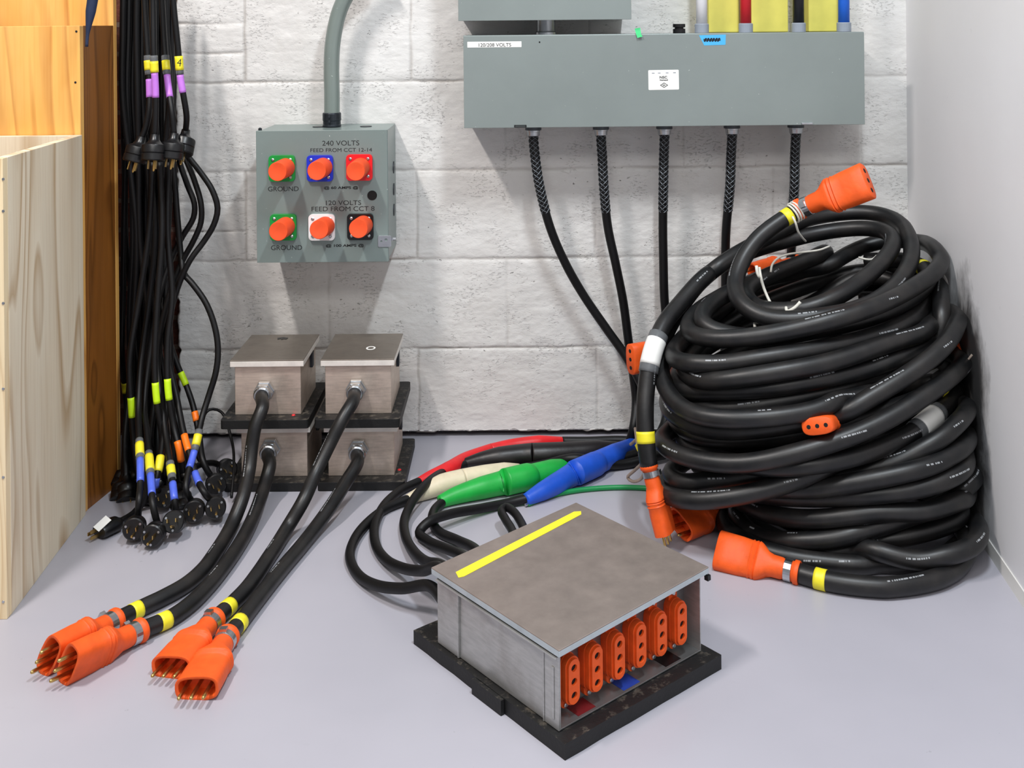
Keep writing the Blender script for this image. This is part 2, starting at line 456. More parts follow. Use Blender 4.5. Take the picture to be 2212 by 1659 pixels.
# ---------------------------------------------------------------- room
def struct(o, label, cat): return tag(o, label, cat, kind='structure')
fl = mk('floor', [(-3, -3.2, 0), (1.3, -3.2, 0), (1.3, .06, 0), (-3, .06, 0)], [(0, 1, 2, 3)], M['floor'])
struct(fl, 'smooth lavender grey painted concrete floor', 'floor')
COURSE = .2032
def vnoise(x, y, sx, sy, seed):
    rg = np.random.RandomState(seed); G = rg.rand(257, 257)*2-1
    u, v = x*sx+37.3, y*sy+11.7
    i, j = np.floor(u).astype(int), np.floor(v).astype(int); fu, fv = u-i, v-j
    fu = fu*fu*(3-2*fu); fv = fv*fv*(3-2*fv); i %= 256; j %= 256
    return (G[i, j]*(1-fu)+G[i+1, j]*fu)*(1-fv)+(G[i, j+1]*(1-fu)+G[i+1, j+1]*fu)*fv
def build_wall():
    x0, x1, z0, z1 = -.768, .905, .0, 1.22
    st = .0027; nx = int((x1-x0)/st); nz = int((z1-z0)/st)
    X, Z = np.meshgrid(np.linspace(x0, x1, nx+1), np.linspace(z0, z1, nz+1))
    zz = Z+.0020*vnoise(X, Z, 9, .5, 1)+.0010*vnoise(X, Z, 45, 1, 2)
    left = X < -.611
    row = np.floor(zz/COURSE).astype(int)
    dh = np.abs(zz-np.round(zz/COURSE)*COURSE); dh = np.where(zz < .1, 9, dh)
    dh3 = np.abs(zz-np.round(zz/(COURSE/3))*(COURSE/3))
    even = row % 2 == 0
    dh = np.where(left & even, np.minimum(dh, dh3*1.25), dh)
    xo = np.where(row % 2 == 1, -.0175, -.2205); xo = np.where(row >= 4, -.2315, xo)
    xx = X+.0016*vnoise(X, Z, 1, 22, 3)
    dv = np.abs((xx-xo)-np.round((xx-xo)/.4064)*.4064)
    dv = np.where(left & even, 9, dv)
    dl = np.where(even, np.abs(xx+.611), 9); strong = np.where(np.abs(X+.2205) < .02, 1.0, .45)
    wv = 1+.5*vnoise(X, Z, 12, 12, 4)
    g = lambda d, w: np.exp(-(d/w)**2)
    amp = .75+.55*vnoise(X, Z, 8, 30, 5)
    j = np.maximum(g(dh, .0026*wv)*amp, g(dv, .0024*wv)*strong*amp); j = np.maximum(j, g(dl, .003*wv)*np.where(Z > .3, .9, .3))
    soft = np.maximum(g(dh, .009), .5*g(np.minimum(dv, dl), .009))
    H = .0032*j+.0010*soft+.0016*vnoise(X, Z, 6, 6, 6)+.0008*vnoise(X, Z, 26, 40, 7)+.0004*vnoise(X, Z, 90, 150, 8)
    Zb = Z.copy(); lip = .014+.005*vnoise(X, Z*0, 14, 1, 9)+.004*vnoise(X, Z*0, 60, 1, 10)
    for k, f_ in ((0, 1), (1, .85), (2, .7), (3, .5), (4, .3)): Zb[k] += lip[k]*f_
    Xb = X.copy(); rag = .006*vnoise(X*0, Z, 1, 25, 11)+.004*vnoise(X*0, Z, 1, 90, 12)
    for k, f_ in ((0, 1), (1, .7), (2, .4)): Xb[:, k] += rag[:, k]*f_
    bare = np.clip((x0+.005-X)/.004+.4*vnoise(X, Z, 60, 60, 13), 0, 1)
    bare = np.maximum(bare, np.clip((.012-Z)/.004+.8*vnoise(X, Z, 50, 50, 14)-.6, 0, 1)*.8)
    n = (nx+1)*(nz+1)
    V = np.stack([Xb, H, Zb], -1).reshape(-1, 3)
    ids = np.arange(n).reshape(nz+1, nx+1)
    Q = [np.stack([ids[:-1, :-1], ids[:-1, 1:], ids[1:, 1:], ids[1:, :-1]], -1).reshape(-1, 4)]
    e1 = V[ids[:, 0]]+[0, .05, 0]; e2 = V[ids[0]]+[0, .05, 0]
    a1 = n+np.arange(nz+1); a2 = n+nz+1+np.arange(nx+1)
    Q.append(np.stack([ids[:-1, 0], ids[1:, 0], a1[1:], a1[:-1]], -1)); Q.append(np.stack([ids[0, :-1], a2[:-1], a2[1:], ids[0, 1:]], -1))
    Q = np.concatenate(Q); V = np.concatenate([V, e1, e2])
    me = bpy.data.meshes.new('wall_back'); me.vertices.add(len(V)); me.vertices.foreach_set('co', V.astype('f').ravel())
    me.loops.add(Q.size); me.loops.foreach_set('vertex_index', Q.astype('i').ravel())
    me.polygons.add(len(Q)); me.polygons.foreach_set('loop_start', np.arange(0, Q.size, 4, dtype='i')); me.polygons.foreach_set('use_smooth', np.ones(len(Q), bool))
    me.update(calc_edges=True); me.validate(); me.materials.append(M['wall'])
    o = bpy.data.objects.new('wall_back', me); COL.objects.link(o)
    ex = np.ones(len(e1)+len(e2))
    for nm, arr in (('joint', j), ('bare', bare)):
        a = me.attributes.new(nm, 'FLOAT', 'POINT'); a.data.foreach_set('value', np.concatenate([arr.ravel(), ex]).astype('f'))
    return o
struct(build_wall(), 'white painted concrete block wall behind the electrical boxes', 'wall')
o = MB().box(-.80, .93, .052, .07, -.0, 1.22).build('gap_shade_strip', M['void']); struct(o, 'black strip painted as the shade in the gap at the block wall foot', 'trim')
o = MB().box(-3, -.752, .03, .052, 0, 1.22).build('wall_left', M['brick']); struct(o, 'bare dark red brick strip left of the painted blocks', 'wall')
wx = lambda y: .898+.115*y
n = 60
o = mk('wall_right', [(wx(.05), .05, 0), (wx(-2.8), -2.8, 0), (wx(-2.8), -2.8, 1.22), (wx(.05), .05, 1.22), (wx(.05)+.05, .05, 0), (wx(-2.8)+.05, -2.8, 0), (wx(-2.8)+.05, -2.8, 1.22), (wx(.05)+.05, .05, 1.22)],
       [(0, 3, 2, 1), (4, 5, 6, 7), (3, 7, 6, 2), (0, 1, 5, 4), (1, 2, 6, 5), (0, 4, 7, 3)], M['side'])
struct(o, 'smooth pale painted wall on the right, black with scuffs and painted shade behind the cables', 'wall')
bs = MB(); bs.add([(wx(0), -.01, 0), (wx(-2.8), -2.8, 0), (wx(-2.8)-.006, -2.8, 0), (wx(0)-.006, -.01, 0), (wx(0), -.01, .022), (wx(-2.8), -2.8, .022), (wx(-2.8)-.003, -2.8, .022), (wx(0)-.003, -.01, .022)],
      [(0, 3, 2, 1)[::-1], (4, 5, 6, 7), (3, 2, 6, 7)[::-1], (1, 2, 6, 5), (0, 4, 7, 3)])
struct(bs.build('baseboard_right', M['trim']), 'low cream strip along the foot of the right wall', 'baseboard')
# ---------------------------------------------------------------- plywood cabinet and crate
t = thing('plywood_cabinet', 'tall orange varnished plywood cabinet behind the pale crate', 'cabinet', (-.90, -.30, 0))
def poly_ext(pts, z0, z1): m = MB(); m.prism(pts, z0, z1); return m
poly_ext([(-2.1, -.375), (-.8366, -.375), (-.8366, -.357), (-2.1, -.357)], 0, .9445).build('front_panel', M['ply'], t, world=True, bevel=.001)
poly_ext([(-.854, -.357), (-.8366-.0002, -.357), (-.8192, -.244), (-.836, -.244)], 0, .9445).build('side_panel', M['plyshade'], t, world=True, bevel=.001)
poly_ext([(-2.1, -.244), (-.819, -.244), (-.819, -.226), (-2.1, -.226)], 0, 1.2).build('back_panel', M['ply'], t, world=True, bevel=.001)
poly_ext([(-2.1, -.357), (-.855, -.357), (-.838, -.2442), (-2.1, -.2442)], .935, .9445).build('top_panel', M['plyshade'], t, world=True)
for px, py in ((165, 68), (163, 178)):
    p = PD(px, py, 2.105); MB().lathe([(.0022, 0), (.0022, .0006)], 10, frame(p+Vector((0, .0, 0)), (0, -1, 0))).build('screw', M['darksteel'], t, world=True)
ct = thing('plywood_crate', 'open topped raw pale plywood crate at the left edge', 'crate', (-.95, -.55, 0))
XA, YA, XB, YB, HC = -.8115, -.750, -.8325, -.378, .7335
T_ = .016
poly_ext([(-1.9, YA), (XA-.0005, YA), (XA-.0005, YA+T_), (-1.9, YA+T_)], 0, HC).build('front_panel', M['pineedge'], ct, world=True, bevel=.0008)
poly_ext([(XA-T_, YA+T_), (XA, YA+T_), (XB, YB), (XB-T_, YB)], 0, HC).build('side_panel', M['pine'], ct, world=True, bevel=.0008)
poly_ext([(-1.9, YB-T_), (XB-T_-.0003, YB-T_), (XB-T_-.0003, YB), (-1.9, YB)], 0, HC).build('back_panel', M['pine'], ct, world=True, bevel=.0008)
poly_ext([(-1.9, YA+T_), (XA-T_-.001, YA+T_), (XB-T_-.001, YB-T_), (-1.9, YB-T_)], .004, .02).build('bottom_panel', M['pine'], ct, world=True)
for k, py in enumerate((387, 456, 655, 840, 1031, 1300)):
    p = PD(7, py, CD+YA-.0002); MB().lathe([(.0024, 0), (.002, .0008)], 10, frame(p, (0, -1, 0))).build('nail', M['steel'], ct, world=True)
st = thing('hanging_strap', 'dark blue strap tapering to a thin tail in front of the cabinet', 'strap', PD(195, 40, 2.07))
pts, rr = catmull([PD(203, -160, 2.06), PD(202, -20, 2.06), PD(196, 25, 2.06), PD(192, 52, 2.06), PD(189, 75, 2.06), PD(187, 101, 2.06)], .006, vals=[.011, .0105, .0095, .006, .0032, .0028])
tube('webbing', pts, rr, M['navy'], st)
# ---------------------------------------------------------------- shared: orange pin connectors
def superring(w, h, z, n=28, e=2.6, dy=0):
    out = []
    for i in range(n):
        a = 2*PI*i/n; c, s = math.cos(a), math.sin(a)
        out.append((w*math.copysign(abs(c)**(2/e), c), dy+h*math.copysign(abs(s)**(2/e), s), z))
    return out
def connector(parent, T, male=True, sc=1.0, name=None):
    """T: frame at cable entry; +z runs to the mouth, +x is the wide axis."""
    T = T @ Matrix.Scale(sc, 4)
    st_ = [(.0185, .0185, 0), (.0195, .0195, .002), (.0195, .0195, .008), (.0165, .0165, .010), (.0162, .0162, .027), (.0175, .0168, .030),
           (.0180, .0165, .045), (.0195, .0178, .053), (.0260, .0185, .060), (.0305, .0200, .066), (.0325, .0202, .070), (.0308, .0180, .0718), (.0325, .0202, .074),
           (.0308, .0178, .0785), (.0325, .0200, .081), (.0312, .0182, .0835), (.0325, .0190, .100), (.0330, .0185, .120), (.0335, .0180, .140)]
    rg = [superring(a, b, z, e=2.0 if z < .05 else 3.0) for a, b, z in st_]
    m = MB()
    if male:
        rg += [superring(.0312, .0155, .1405, e=3.2), superring(.0285, .0135, .139, e=3.2), superring(.0280, .0130, .118, e=3.2)]
    else:
        rg += [superring(.0315, .0160, .1415, e=3.2)]
    m.rings(rg, T)
    b = m.build(name or ('plug' if male else 'socket'), M['orange'], parent, world=True, smooth=True)
    sm = b.modifiers.new('edge', 'EDGE_SPLIT'); sm.split_angle = 1.0
    MB().lathe([(.0170, .012), (.0178, .0125), (.0178, .0245), (.0170, .025)], 24, T).box(-.006, .006, .016, .0225, .0135, .0235, T).build('clamp_band', M['steel'], b, world=True, label='steel hose clamp band', smooth=False)
    for x in (-.0185, 0, .0185):
        if male:
            MB().lathe([(.0030, .117), (.0030, .160), (.0024, .1635), (.001, .165)], 12, T @ Matrix.Translation((x, 0, 0))).build('prong', M['brass'], b, world=True, smooth=True)
        else:
            MB().lathe([(.0044, .1405), (.0044, .1419)], 14, T @ Matrix.Translation((x, 0, 0))).build('socket_hole', M['hole'], b, world=True)
    return b
# ---------------------------------------------------------------- junction boxes
RJ = .0128
def hexn(m, T, r, z0, z1): m.prism([(r*math.cos(PI/3*i), r*math.sin(PI/3*i)) for i in range(6)], z0, z1, T=T)
def junction_box(label, cx, z0, H, gl, path, plugdir, plugup, baseext, band_s, plug_z):
    yf, yb = -.252, -.085; hw = .0705
    t = thing('junction_box', label, 'electrical box', (cx, -.17, z0), 0, 'stainless junction boxes stacked by the wall')
    bt = .018
    m = MB(); bw0, bw1 = baseext
    m.prism(rrect(bw1-bw0, .232, .006, 3, cx+(bw0+bw1)/2, -.168), z0, z0+bt)
    m.build('rubber_base', M['mat'], t, world=True, bevel=.0015)
    hb = hw-.003
    b = MB().box(cx-hb, cx+hb, yf, yb, z0+bt, z0+H-.004).build('body', M['ss'], t, world=True, bevel=.001)
    lh = .0135; e = .0045; yF, yB = yf-.0085, yb+.0085
    lid = MB().box(cx-hw-e, cx+hw+e, yF, yB, z0+H-.0026, z0+H).build('lid', M['sslid'], t, world=True, bevel=.0008)
    m = MB().box(cx-hw-e, cx+hw+e, yF, yF+.0015, z0+H-lh, z0+H-.0026)
    m.box(cx-hw-e, cx-hw-e+.0015, yF+.0015, yB-.0015, z0+H-lh, z0+H-.0026).box(cx+hw+e-.0015, cx+hw+e, yF+.0015, yB-.0015, z0+H-lh, z0+H-.0026)
    m.box(cx-hw-e, cx+hw+e, yB-.0015, yB, z0+H-lh, z0+H-.0026)
    m.build('lid_rim', M['ssrim'], lid, world=True, bevel=.0005)
    hw = hb
    # right hand side latch
    MB().box(cx+hw, cx+hw+.006, yf+.10, yf+.118, z0+H-.05, z0+H-.018).build('latch', M['darksteel'], t, world=True, bevel=.001)
    g = PD(gl[0], gl[1], CD+yf); g.y = yf
    dirv = Vector((0, -1, -.12)).normalized()
    T = frame(g, dirv, (1, 0, 0))
    m = MB(); hexn(m, T, .0215, 0, .008); hexn(m, T, .0195, .008, .019)
    m.lathe([(.0175, .019), (.0175, .027), (.0155, .030)], 24, T)
    m.build('cable_gland', M['steel'], t, world=True, bevel=.0008)
    P = [g+dirv*.012, g+dirv*.03]+[PX(p, RJ) for p in path]
    pts = catmull(P, .008)
    for p in pts: p.z = max(p.z, RJ)
    c = tube('cable', pts, RJ, M['cable'], t, n=18)
    L = sum((pts[i]-pts[i-1]).length for i in range(1, len(pts)))
    band('tape_band', pts, L-band_s, L-band_s+.018, RJ+.0006, M['yellow'], t, label='yellow tape band')
    T = frame(Vector(P[-1])-Vector(plugdir).normalized()*.004, plugdir, plugup)
    connector(t, T, True, .94)
    return t
# floor plugs: direction from neck pixel to mouth pixel
def fdir(a, b, za, zb): return (PZ(b[0], b[1], zb)-PZ(a[0], a[1], za)).normalized()
J1 = junction_box('stainless junction box on top at left, dark smudge at the lid back edge', -.507, .127, .132, (572, 842),
    [(567, 880, 2.15), (552, 920, 2.13), (544, 965, 2.12), (538, 1015, 2.10), (524, 1075, 2.05), (500, 1135, .02), (470, 1187, RJ), (437, 1232, RJ), (400, 1264, RJ), (350, 1292, RJ), (300, 1316, RJ), (250, 1340, .017)],
    fdir((250, 1340), (122, 1408), .018, .028), Vector((.75, .3, 1)), (-.09, .088), .048, .02)
J2 = junction_box('stainless junction box at bottom left, under another box', -.495, 0, .124, (585, 966),
    [(583, 1003, 2.16), (574, 1040, 2.13), (558, 1090, 2.07), (532, 1150, .016), (505, 1195, RJ), (478, 1232, RJ), (450, 1266, RJ), (412, 1304, RJ), (370, 1334, RJ), (303, 1362, .017)],
    fdir((303, 1362), (172, 1424), .018, .028), Vector((.75, .3, 1)), (-.095, .084), .05, .02)
J3 = junction_box('stainless junction box on top at right, white paint ring on its lid', -.322, .127, .132, (770, 838),
    [(762, 868, 2.15), (740, 905, 2.12), (712, 960, 2.10), (683, 1020, 2.07), (655, 1082, 2.02), (622, 1138, .022), (590, 1190, RJ), (560, 1235, RJ), (530, 1275, RJ), (503, 1303, RJ), (463, 1338, .017)],
    fdir((463, 1338), (385, 1425), .017, .016), Vector((.72, .65, .06)), (-.085, .088), .05, .02)
J4 = junction_box('stainless junction box at bottom right, under another box', -.317, 0, .124, (775, 968),
    [(772, 1000, 2.16), (745, 1045, 2.11), (715, 1093, 2.05), (680, 1142, .018), (642, 1190, RJ), (602, 1237, RJ), (560, 1290, RJ), (522, 1340, RJ), (492, 1375, .017)],
    fdir((492, 1375), (440, 1462), .017, .016), Vector((.72, .65, .06)), (-.085, .092), .05, .02)
# paint ring and smudge on the lids, red specks
T = Matrix.Translation(PZ(801, 752, .2595))
MB().prism(circ(.010, 20), 0, .0003, [circ(.0065, 16)], T @ Matrix.Diagonal((1, 1.3, 1, 1))).build('paint_mark', M['white'], J3, world=True, label='white paint ring')
T = Matrix.Translation(PZ(611, 730, .2594))
MB().prism([(-.012, 0), (-.009, -.012), (-.004, -.006), (0, -.014), (.004, -.008), (.010, -.011), (.012, 0), (0, .006)], 0, .0003, (), T).build('smudge', M['black'], J1, world=True, label='black smudge')
for J, px, py, z in ((J1, 524, 893, .1452), (J1, 634, 897, .1452), (J2, 645, 1024, .0182), (J4, 863, 1015, .0182)):
    q = PZ(px, py, z); MB().lathe([(.004, 0), (.003, .0015)], 10, Matrix.Translation(q)).build('paint_dot', M['red'], J, world=True, label='red paint dot')
# ---------------------------------------------------------------- connector box on the wall
BX0, BX1, BZ0, BZ1, BYF = -.5457, -.2672, .4385, .7184, -.17
t = thing('connector_box', 'grey green wall box with six orange capped power inlets', 'electrical box', ((BX0+BX1)/2, -.08, BZ0))
m = MB().box(BX0+.002, BX1-.001, BYF+.004, -.0005, BZ0+.002, BZ1-.002)
m.build('body', M['grey2'], t, world=True, bevel=.0012)
m = MB().box(BX0, BX1, BYF-.0015, BYF+.0005, BZ0, BZ1).box(BX0, BX0+.0015, BYF+.0005, BYF+.013, BZ0, BZ1).box(BX1-.0008, BX1+.0008, BYF+.0005, BYF+.013, BZ0, BZ1).box(BX0+.0015, BX1-.0008, BYF+.0005, BYF+.013, BZ1-.0012, BZ1)
m.build('door', M['grey2'], t, world=True, bevel=.0006)
BF = CD+BYF-.0015
def onf(px, py, dd=0): p = PD(px, py, BF-dd); return p
def fT(px, py, dd=0, yaw=0): return frame(onf(px, py, dd), (0, -1, 0), (1, 0, 0)) @ Matrix.Rotation(yaw, 4, 'Z')
for lab, w, h, px, py, bd in (('240 VOLTS', 80, 10.5, 736, 309, 0), ('FEED FROM CCT 12-14', 133, 8, 737, 324, 0), ('GROUND', 66, 10, 612, 408, 0), ('@ 60 AMPS @', 74, 7.5, 737, 406, .03),
                          ('120 VOLTS', 76, 10, 742, 438, 0), ('FEED FROM CCT 8', 136, 10, 741, 451, 0), ('GROUND', 67, 10, 619, 535, 0), ('@ 100 AMPS @', 82, 7.5, 745, 531, .03)):
    Tt = frame(onf(px, py, .0003), (0, -1, 0), (1, 0, 0))
    text('lettering', lab, Tt, w*BF/FL, h*BF/FL, M['text'], t, bold=bd)
MB().lathe([(.0103, 0), (.0103, .001)], 28, fT(804, 422)).build('plugged_hole', M['hole'], t, world=True)
def flange(px, py, mat, col, cx, cy, sag):
    T = fT(px, py)
    o = MB().prism(rrect(.0555, .0555, .008), 0, .008, (), T).build('inlet_flange', mat, t, world=True, bevel=.001, label=col+' flange plate')
    for sx in (-1, 1):
        for sy in (-1, 1):
            MB().lathe([(.0034, .008), (.0034, .0092), (.002, .0102)], 10, T @ Matrix.Translation((sx*.0185, sy*.0185, 0))).build('screw', M['steel'], o, world=True)
    a = onf(cx[0], cx[1], .008); e = onf(cy[0], cy[1], .068)
    T2 = frame(a, e-a, (1, 0, 0)); L = (e-a).length
    MB().lathe([(.0200, 0), (.0200, L*.55), (.0197, L*.58), (.0198, L-.002), (.0188, L), (.014, L-.0005), (.009, L-.0015), (.001, L-.0018)], 32, T2).build('protective_cap', M['orange_cap'], o, world=True, smooth=True, label='orange cap').modifiers.new('e', 'EDGE_SPLIT').split_angle = .8
for a in ((610, 363, M['gplas'], 'green', (617, 362), (599, 371)), (692, 363, M['bplas'], 'blue', (698, 361), (684, 369)), (777, 361, M['rplas'], 'red', (779, 361), (768, 370)),
          (613, 490, M['gplas'], 'green', (617, 489), (601, 500)), (696, 490, M['wplas'], 'white', (703, 488), (689, 496)), (779, 489, M['kplas'], 'black', (785, 486), (774, 494))):
    flange(*a, 0)
# latch at the lower right, knock-outs on the right side
m = MB().prism(rrect(.028, .024, .003), 0, .0018, (circ(.0022, 10, -.007, 0), circ(.003, 10, .003, .003)), fT(831, 521))
m.build('latch', M['steel'], t, world=True, bevel=.0004)
q = onf(846, 516, -.006); MB().lathe([(.0035, 0), (.0035, .016)], 12, frame(Vector((BX1, q.y, q.z)), (1, 0, 0))).lathe([(.005, .006), (.005, .010)], 6, frame(Vector((BX1, q.y, q.z)), (1, 0, 0))).build('latch_screw', M['steel'], t, world=True)
for zz in (.622, .573, .527):
    MB().lathe([(.0135, 0), (.0135, .0016), (.010, .0022)], 24, frame((BX1-.0012, -.045, zz), (1, 0, 0))).build('knockout', M['darksteel'], t, world=True)
for xx in (-.43, -.325):
    MB().lathe([(.013, 0), (.013, .0012)], 20, Matrix.Translation((xx, -.075, BZ1-.0018))).build('knockout', M['darksteel'], t, world=True)
MB().lathe([(.004, 0), (.004, .004), (.002, .006)], 12, Matrix.Translation((BX0+.006, BYF+.012, BZ1-.0005))).build('hinge_pin', M['darksteel'], t, world=True)
cp = thing('conduit', 'grey metal conduit bending right above the six-inlet wall box', 'conduit', (-.392, -.075, BZ1))
dC = CD-.075
pts = catmull([PD(717, 262, dC), PD(717, 200, dC), PD(716, 150, dC), PD(718, 100, dC), PD(724, 60, dC), PD(733, 25, dC), PD(748, -8, dC), PD(775, -45, dC), PD(815, -75, dC)], .006)
pts[0].z = BZ1+.001
tube('pipe', pts, .0172, M['galv'], cp, n=28)
T = Matrix.Translation((pts[0].x, pts[0].y, BZ1-.001))
MB().lathe([(.0205, 0), (.0205, .004), (.0195, .0045), (.0195, .0135), (.0205, .014), (.0205, .029), (.019, .031), (.0172, .031)], 28, T).lathe([(.003, 0), (.003, .006)], 10, frame((pts[0].x-.002, pts[0].y-.0185, BZ1+.022), (0, -1, 0))).lathe([(.003, 0), (.003, .006)], 10, frame((pts[0].x-.002, pts[0].y-.0185, BZ1+.011), (0, -1, 0))).build('coupling', M['darksteel'], cp, world=True, bevel=.0005)
# ---------------------------------------------------------------- trough and upper box
TX0, TX1, TZ0, TZ1, TYF = -.1045, .7535, .718, .9153, -.15
tr = thing('wiring_trough', 'long grey wiring trough with a 120/208 VOLTS label', 'electrical box', ((TX0+TX1)/2, -.08, TZ0))
MB().box(TX0+.003, TX1-.003, TYF+.003, -.0005, TZ0+.002, TZ1+.001).build('body', M['grey'], tr, world=True, bevel=.001)
MB().box(TX0, TX1, TYF-.0015, TYF+.001, TZ0, TZ1).box(TX0, TX1, TYF+.001, TYF+.012, TZ1-.0012, TZ1+.0012).build('front_cover', M['grey'], tr, world=True, bevel=.0007)
TF = CD+TYF-.0015
def tT(px, py, dd=.0003, yaw=0): return frame(PD(px, py, TF-dd), (0, -1, 0), (1, 0, 0)) @ Matrix.Rotation(yaw, 4, 'Z')
s_ = TF/FL
o = MB().prism(rrect(117*s_, 12.5*s_, .0005, 1), 0, .0003, (), tT(1068, 96, 0)).build('voltage_label', M['white'], tr, world=True, label='white strip label')
text('lettering', '120/208 VOLTS', tT(1069, 97, .0006), 70*s_, 7.6*s_, M['text'], o)
o = MB().prism(rrect(66*s_, 43*s_, .002, 3), 0, .0004, (), tT(1433.5, 172.5, 0, .008)).build('rating_label', M['white'], tr, world=True, label='white rating sticker')
text('lettering', 'NSC', tT(1433, 167, .0008), 16*s_, 5.5*s_, M['text'], o, bold=.02)
text('lettering', 'listed', tT(1434, 172.8, .0008), 17*s_, 3.2*s_, M['text'], o, bold=.02)
dm = lambda k: [(8.5*k*s_, 0), (0, 5.6*k*s_), (-8.5*k*s_, 0), (0, -5.6*k*s_)]
MB().prism(dm(1), 0, .0002, [dm(.78)], tT(1434.5, 184, .0006)).build('diamond_mark', M['text'], o, world=True)
text('lettering', 'SA', tT(1434.5, 184, .0008), 6*s_, 3.5*s_, M['text'], o, bold=.02)
for px in (1411, 1424, 1441, 1457):
    MB().box(-.0028, .0028, -.0007, .0007, 0, .0002, tT(px, 158-(px-1411)*.02, .0006)).build('small_print', M['pvcgrey'], o, world=True)
o = MB().prism([(-29*s_, 11*s_), (29*s_, 12*s_), (28*s_, -10*s_), (-18*s_, -11*s_)], 0, .0004, (), tT(1539, 87, 0)).build('masking_tape', M['ctape'], tr, world=True, label='light blue tape with handwriting')
text('lettering', '###', tT(1538, 86, .0008), 37*s_, 8*s_, M['kcable'], o, bold=.05)
v = [PD(1371, 62, TF+.004), PD(1383, 60, TF+.004), PD(1385, 74, TF-.003), PD(1374, 74, TF-.003), PD(1388, 79, TF-.006), PD(1377, 82, TF-.006)]
v += [x+Vector((0, .0006, .0003)) for x in v]
mk('masking_tape', v, [(0, 3, 2, 1), (3, 5, 4, 2), (6, 7, 8, 9), (9, 8, 10, 11), (0, 1, 7, 6), (5, 11, 10, 4), (1, 2, 8, 7), (2, 4, 10, 8), (0, 6, 9, 3), (3, 9, 11, 5)], M['gtape'], tr, world=True, label='curled scrap of green tape')
MB().lathe([(.0017, 0), (.0017, .0006)], 10, tT(1165.5, 91, 0)).build('small_hole', M['hole'], tr, world=True)
for px0, px1, py in ((1111, 1137, 272),):
    MB().box(-.013, .013, -.004, -.0025, 0, .0015, tT(1124, 271, 0)).box(-.013, -.0115, -.004, .001, 0, .0015, tT(1124, 271, 0)).box(.0115, .013, -.004, .001, 0, .0015, tT(1124, 271, 0)).box(-.013, .013, -.0005, .001, 0, .0015, tT(1124, 271, 0)).build('clip', M['black'], tr, world=True)
MB().box(-.014, .010, -.0025, .0025, 0, .004, tT(1745, 267, 0)).build('clip', M['steel'], tr, world=True, bevel=.001)
# little black knob on top
kn = thing('rubber_plug', 'small black stacked rubber plug on top of the trough', 'plug', PD(1467, 70, TF+.03))
kp = PD(1467, 74, TF+.03); kp.z = TZ1+.0012
MB().lathe([(.0135, 0), (.0135, .009), (.0125, .010), (.0095, .0105), (.0095, .0125), (.0125, .013), (.0135, .014), (.0135, .020), (.0125, .0205)], 24, Matrix.Translation(kp)).build('stopper', M['black'], kn, world=True)
ub = thing('switch_box', 'grey electrical box above the trough, cut off by the top edge', 'electrical box', (.07, -.08, .9475))
MB().box(-.1115, .2515, -.166, -.0005, .949, 1.21).build('body', M['grey'], ub, world=True, bevel=.001)
MB().box(-.1139, .2537, -.170, -.1665, .9475, 1.21).build('door', M['grey'], ub, world=True, bevel=.0008)
np_ = PD(1179, 60, CD-.085)
MB().lathe([(.0235, TZ1+.001), (.0235, TZ1+.006), (.0215, TZ1+.007), (.0205, TZ1+.010), (.0205, .951)], 28, Matrix.Translation((np_.x, -.085, 0))).build('nipple', M['steel'], ub, world=True, smooth=True, label='bright steel pipe nipple').modifiers.new('e', 'EDGE_SPLIT').split_angle = .7
# coloured leads and yellow boards above the trough
for px, mt, nm in ((1516, M['wcable'], 'white'), (1611, M['rcable'], 'red'), (1725, M['kcable'], 'black'), (1823, M['bcable'], 'blue')):
    q = PD(px, 60, CD-.10); z0 = TZ1+.0012
    c = thing('feeder_cable', nm+' cable rising straight from a grey fitting on the trough', 'cable', (q.x, q.y, z0), 0, 'coloured cables on top of the trough')
    MB().lathe([(.0155, 0), (.0155, .019), (.0140, .0205), (.0125, .0205)], 24, Matrix.Translation((q.x, q.y, z0))).build('fitting', M['pvcgrey'], c, world=True, bevel=.0005)
    tube('cable', [(q.x, q.y, z0+.018), (q.x+.0003, q.y, z0+.1), (q.x-.001, q.y, z0+.2), (q.x, q.y, z0+.3)], .0122, mt, c, n=24)
for x0, x1, nm in ((1531, 1597, 'left of the three yellow boards above the trough'), (1622, 1703, 'middle yellow board above the trough, right of the red cable'), (1747, 1812, 'yellow board above the trough, right of the black cable')):
    a = PD(x0, 60, CD-.055); b = PD(x1, 60, CD-.055)
    bo = MB().box(a.x, b.x, -.055, -.0055, TZ1-.0, 1.21)
    o = bo.build('yellow_board', M['ybrd'], bevel=.002); tag(o, nm, 'board', 'yellow boards above the trough')
    for v_ in o.data.vertices: v_.co.z = max(v_.co.z, TZ1+.0015)
